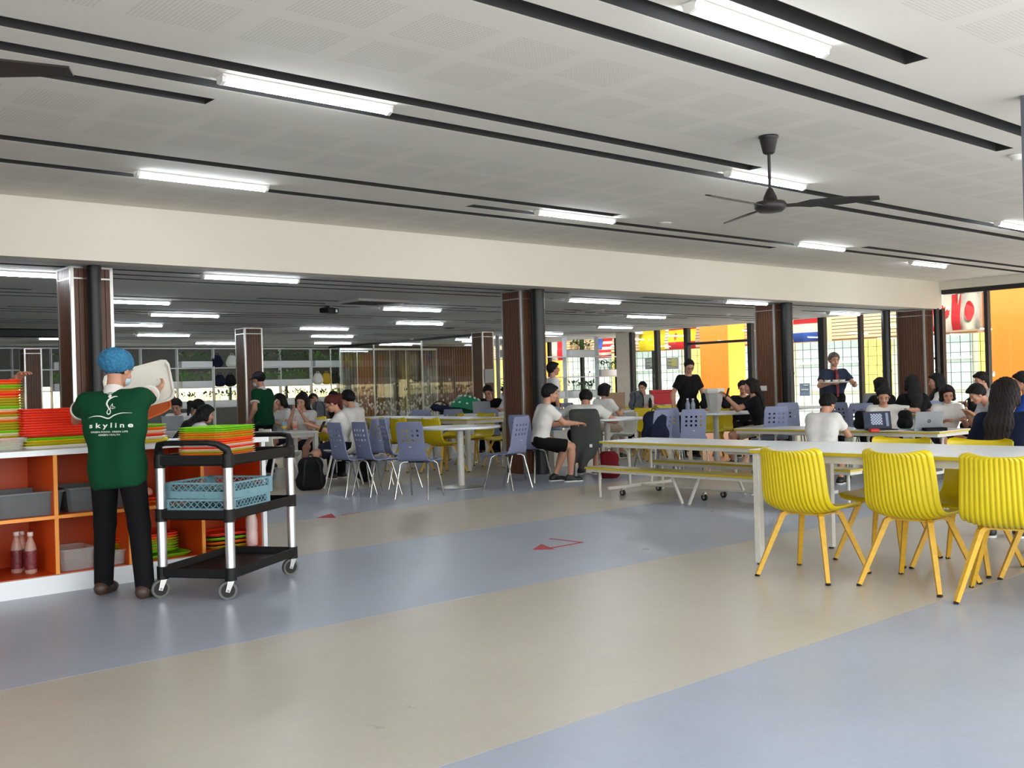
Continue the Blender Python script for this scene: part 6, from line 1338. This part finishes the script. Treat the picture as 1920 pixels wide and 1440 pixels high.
# red crates outside the glass, pencil cases and tin
for px, D, z, w_, l, m in ((1241, 21.5, .76, .5, 'red crate by the window left of the standing woman', mat('red_crate', (190, 26, 36), .5)), (1748, 11.6, .601, .24, 'black pencil case in front of the plain laptop', B_k), (1636, 11.7, .601, .1, 'red marker beside the chess laptop', mat('red_marker', (200, 40, 40), .5)), (1152, 18.6, .76, .34, 'tan cardboard box on the table behind the bobbed-hair girl', mat('cardboard', (170, 140, 112), .7))):
    p = atd(px, D); hh = .3 if w_ > .3 else .035; o = empty('storage_crate' if 'crate' in l else 'pencil_case' if 'pencil' in l else 'marker_pen' if 'marker' in l else 'cardboard_box', (p.x, p.y, z+.0015), az(41), l, 'box' if w_ > .3 else 'stationery')
    MB().box(-w_/2, w_/2, -w_*.35, w_*.35, 0, hh*.8, bev=.004).build('body', m, o); MB().box(-w_/2-.004, w_/2+.004, -w_*.36, w_*.36, hh*.8+.0005, hh, bev=.003).build('lid', m, o)
# tray carried by the man with the tie
p = wpt(1563, 711, 16.82); tray_at((p.x, p.y, 1.14), (0, 0, math.radians(-41)), 'white', 'white tray carried by the man with the red tie')
for dx, wh in ((-.1, 'left'), (.03, 'middle'), (.14, 'right')):
    o = MB().lathe([(0, 0), (.03, 0), (.055, .04), (.05, .04), (.028, .006), (0, .006)], 14).build('small_bowl', M_whitepl, None, (p.x+dx*.75, p.y-dx*.65, 1.147), label='small white bowl on the carried tray, the %s one' % wh, cat='bowl', group='bowls on the carried tray')
# conical hat on the back shelf and bags
p = (xat(300, YB), YB); o = MB().lathe([(.24, 0), (.12, .09), (.0, .17)], 24).build('conical_hat', mat('straw_hat', (150, 122, 96), .8), None, (p[0], p[1], zs[1]+.001), label='conical straw hat on the upper back shelf', cat='hat')
for px, r, m, l in ((408, 1, B_n, 'navy bag on the top back shelf'), (436, 1, M_whitepl, 'white box-like bag on the top back shelf'), (412, 2, B_n, 'dark bag on the second back shelf'), (432, 2, B_k, 'black bag on the second back shelf'), (596, 2, M_whitepl, 'white carrier bag on the shelf near the slatted wall'), (612, 2, mat('yellow_bag', (196, 160, 30), .7), 'yellow bag on the shelf near the slatted wall'), (628, 2, B_n, 'dark blue bag on the shelf near the slatted wall')):
    x = xat(px, YB); f = Field((-.2, -.14, -.01), (.2, .14, .42), .02); f.cap((-.06, 0, .12), (.06, 0, .12), .12, k=.05, flat=((0, 1, 0), .8)); f.cap((-.04, 0, .26), (.04, 0, .26), .08, k=.08, flat=((0, 1, 0), .8)); f.cutplane((0, 0, 0), (0, 0, -1)); V, F = f.mesh()
    o = link('hand_bag', npmesh('hand_bag', V, F, [m]), None, (x, YB-.02, zs[r]+.002), label=l, cat='bag'); MB().tube([(-.05, 0, .31), (-.04, 0, .38), (.04, 0, .38), (.05, 0, .31)], .01, 6).build('handle', m, o)
# green dotted umbrella by the glass
p = atd(873, 18.9); q = MB(); q.lathe([(.34, 0), (.30, .14), (.2, .25), (.08, .31), (0, .32)], 16); u = q.build('umbrella', mat('green_umbrella', (20, 120, 84), .6), None, (p.x, p.y, .78), rot=(0, .3, 0), label='open green umbrella with white dots on the far table by the dotted glass', cat='umbrella')
q = MB()
for a in range(14):
    for r_, z_ in ((.315, .1), (.2, .252)): A = a*2*PI/14+r_*7; c_ = Vector((r_*math.cos(A), r_*math.sin(A), z_)); n_ = Vector((math.cos(A), math.sin(A), .6)).normalized(); q.cyl(c_, c_+n_*.012, .022, n=8)
q.build('white_dot', M_whitepl, u, kind='stuff')
# ragged bits under the chair legs: nothing
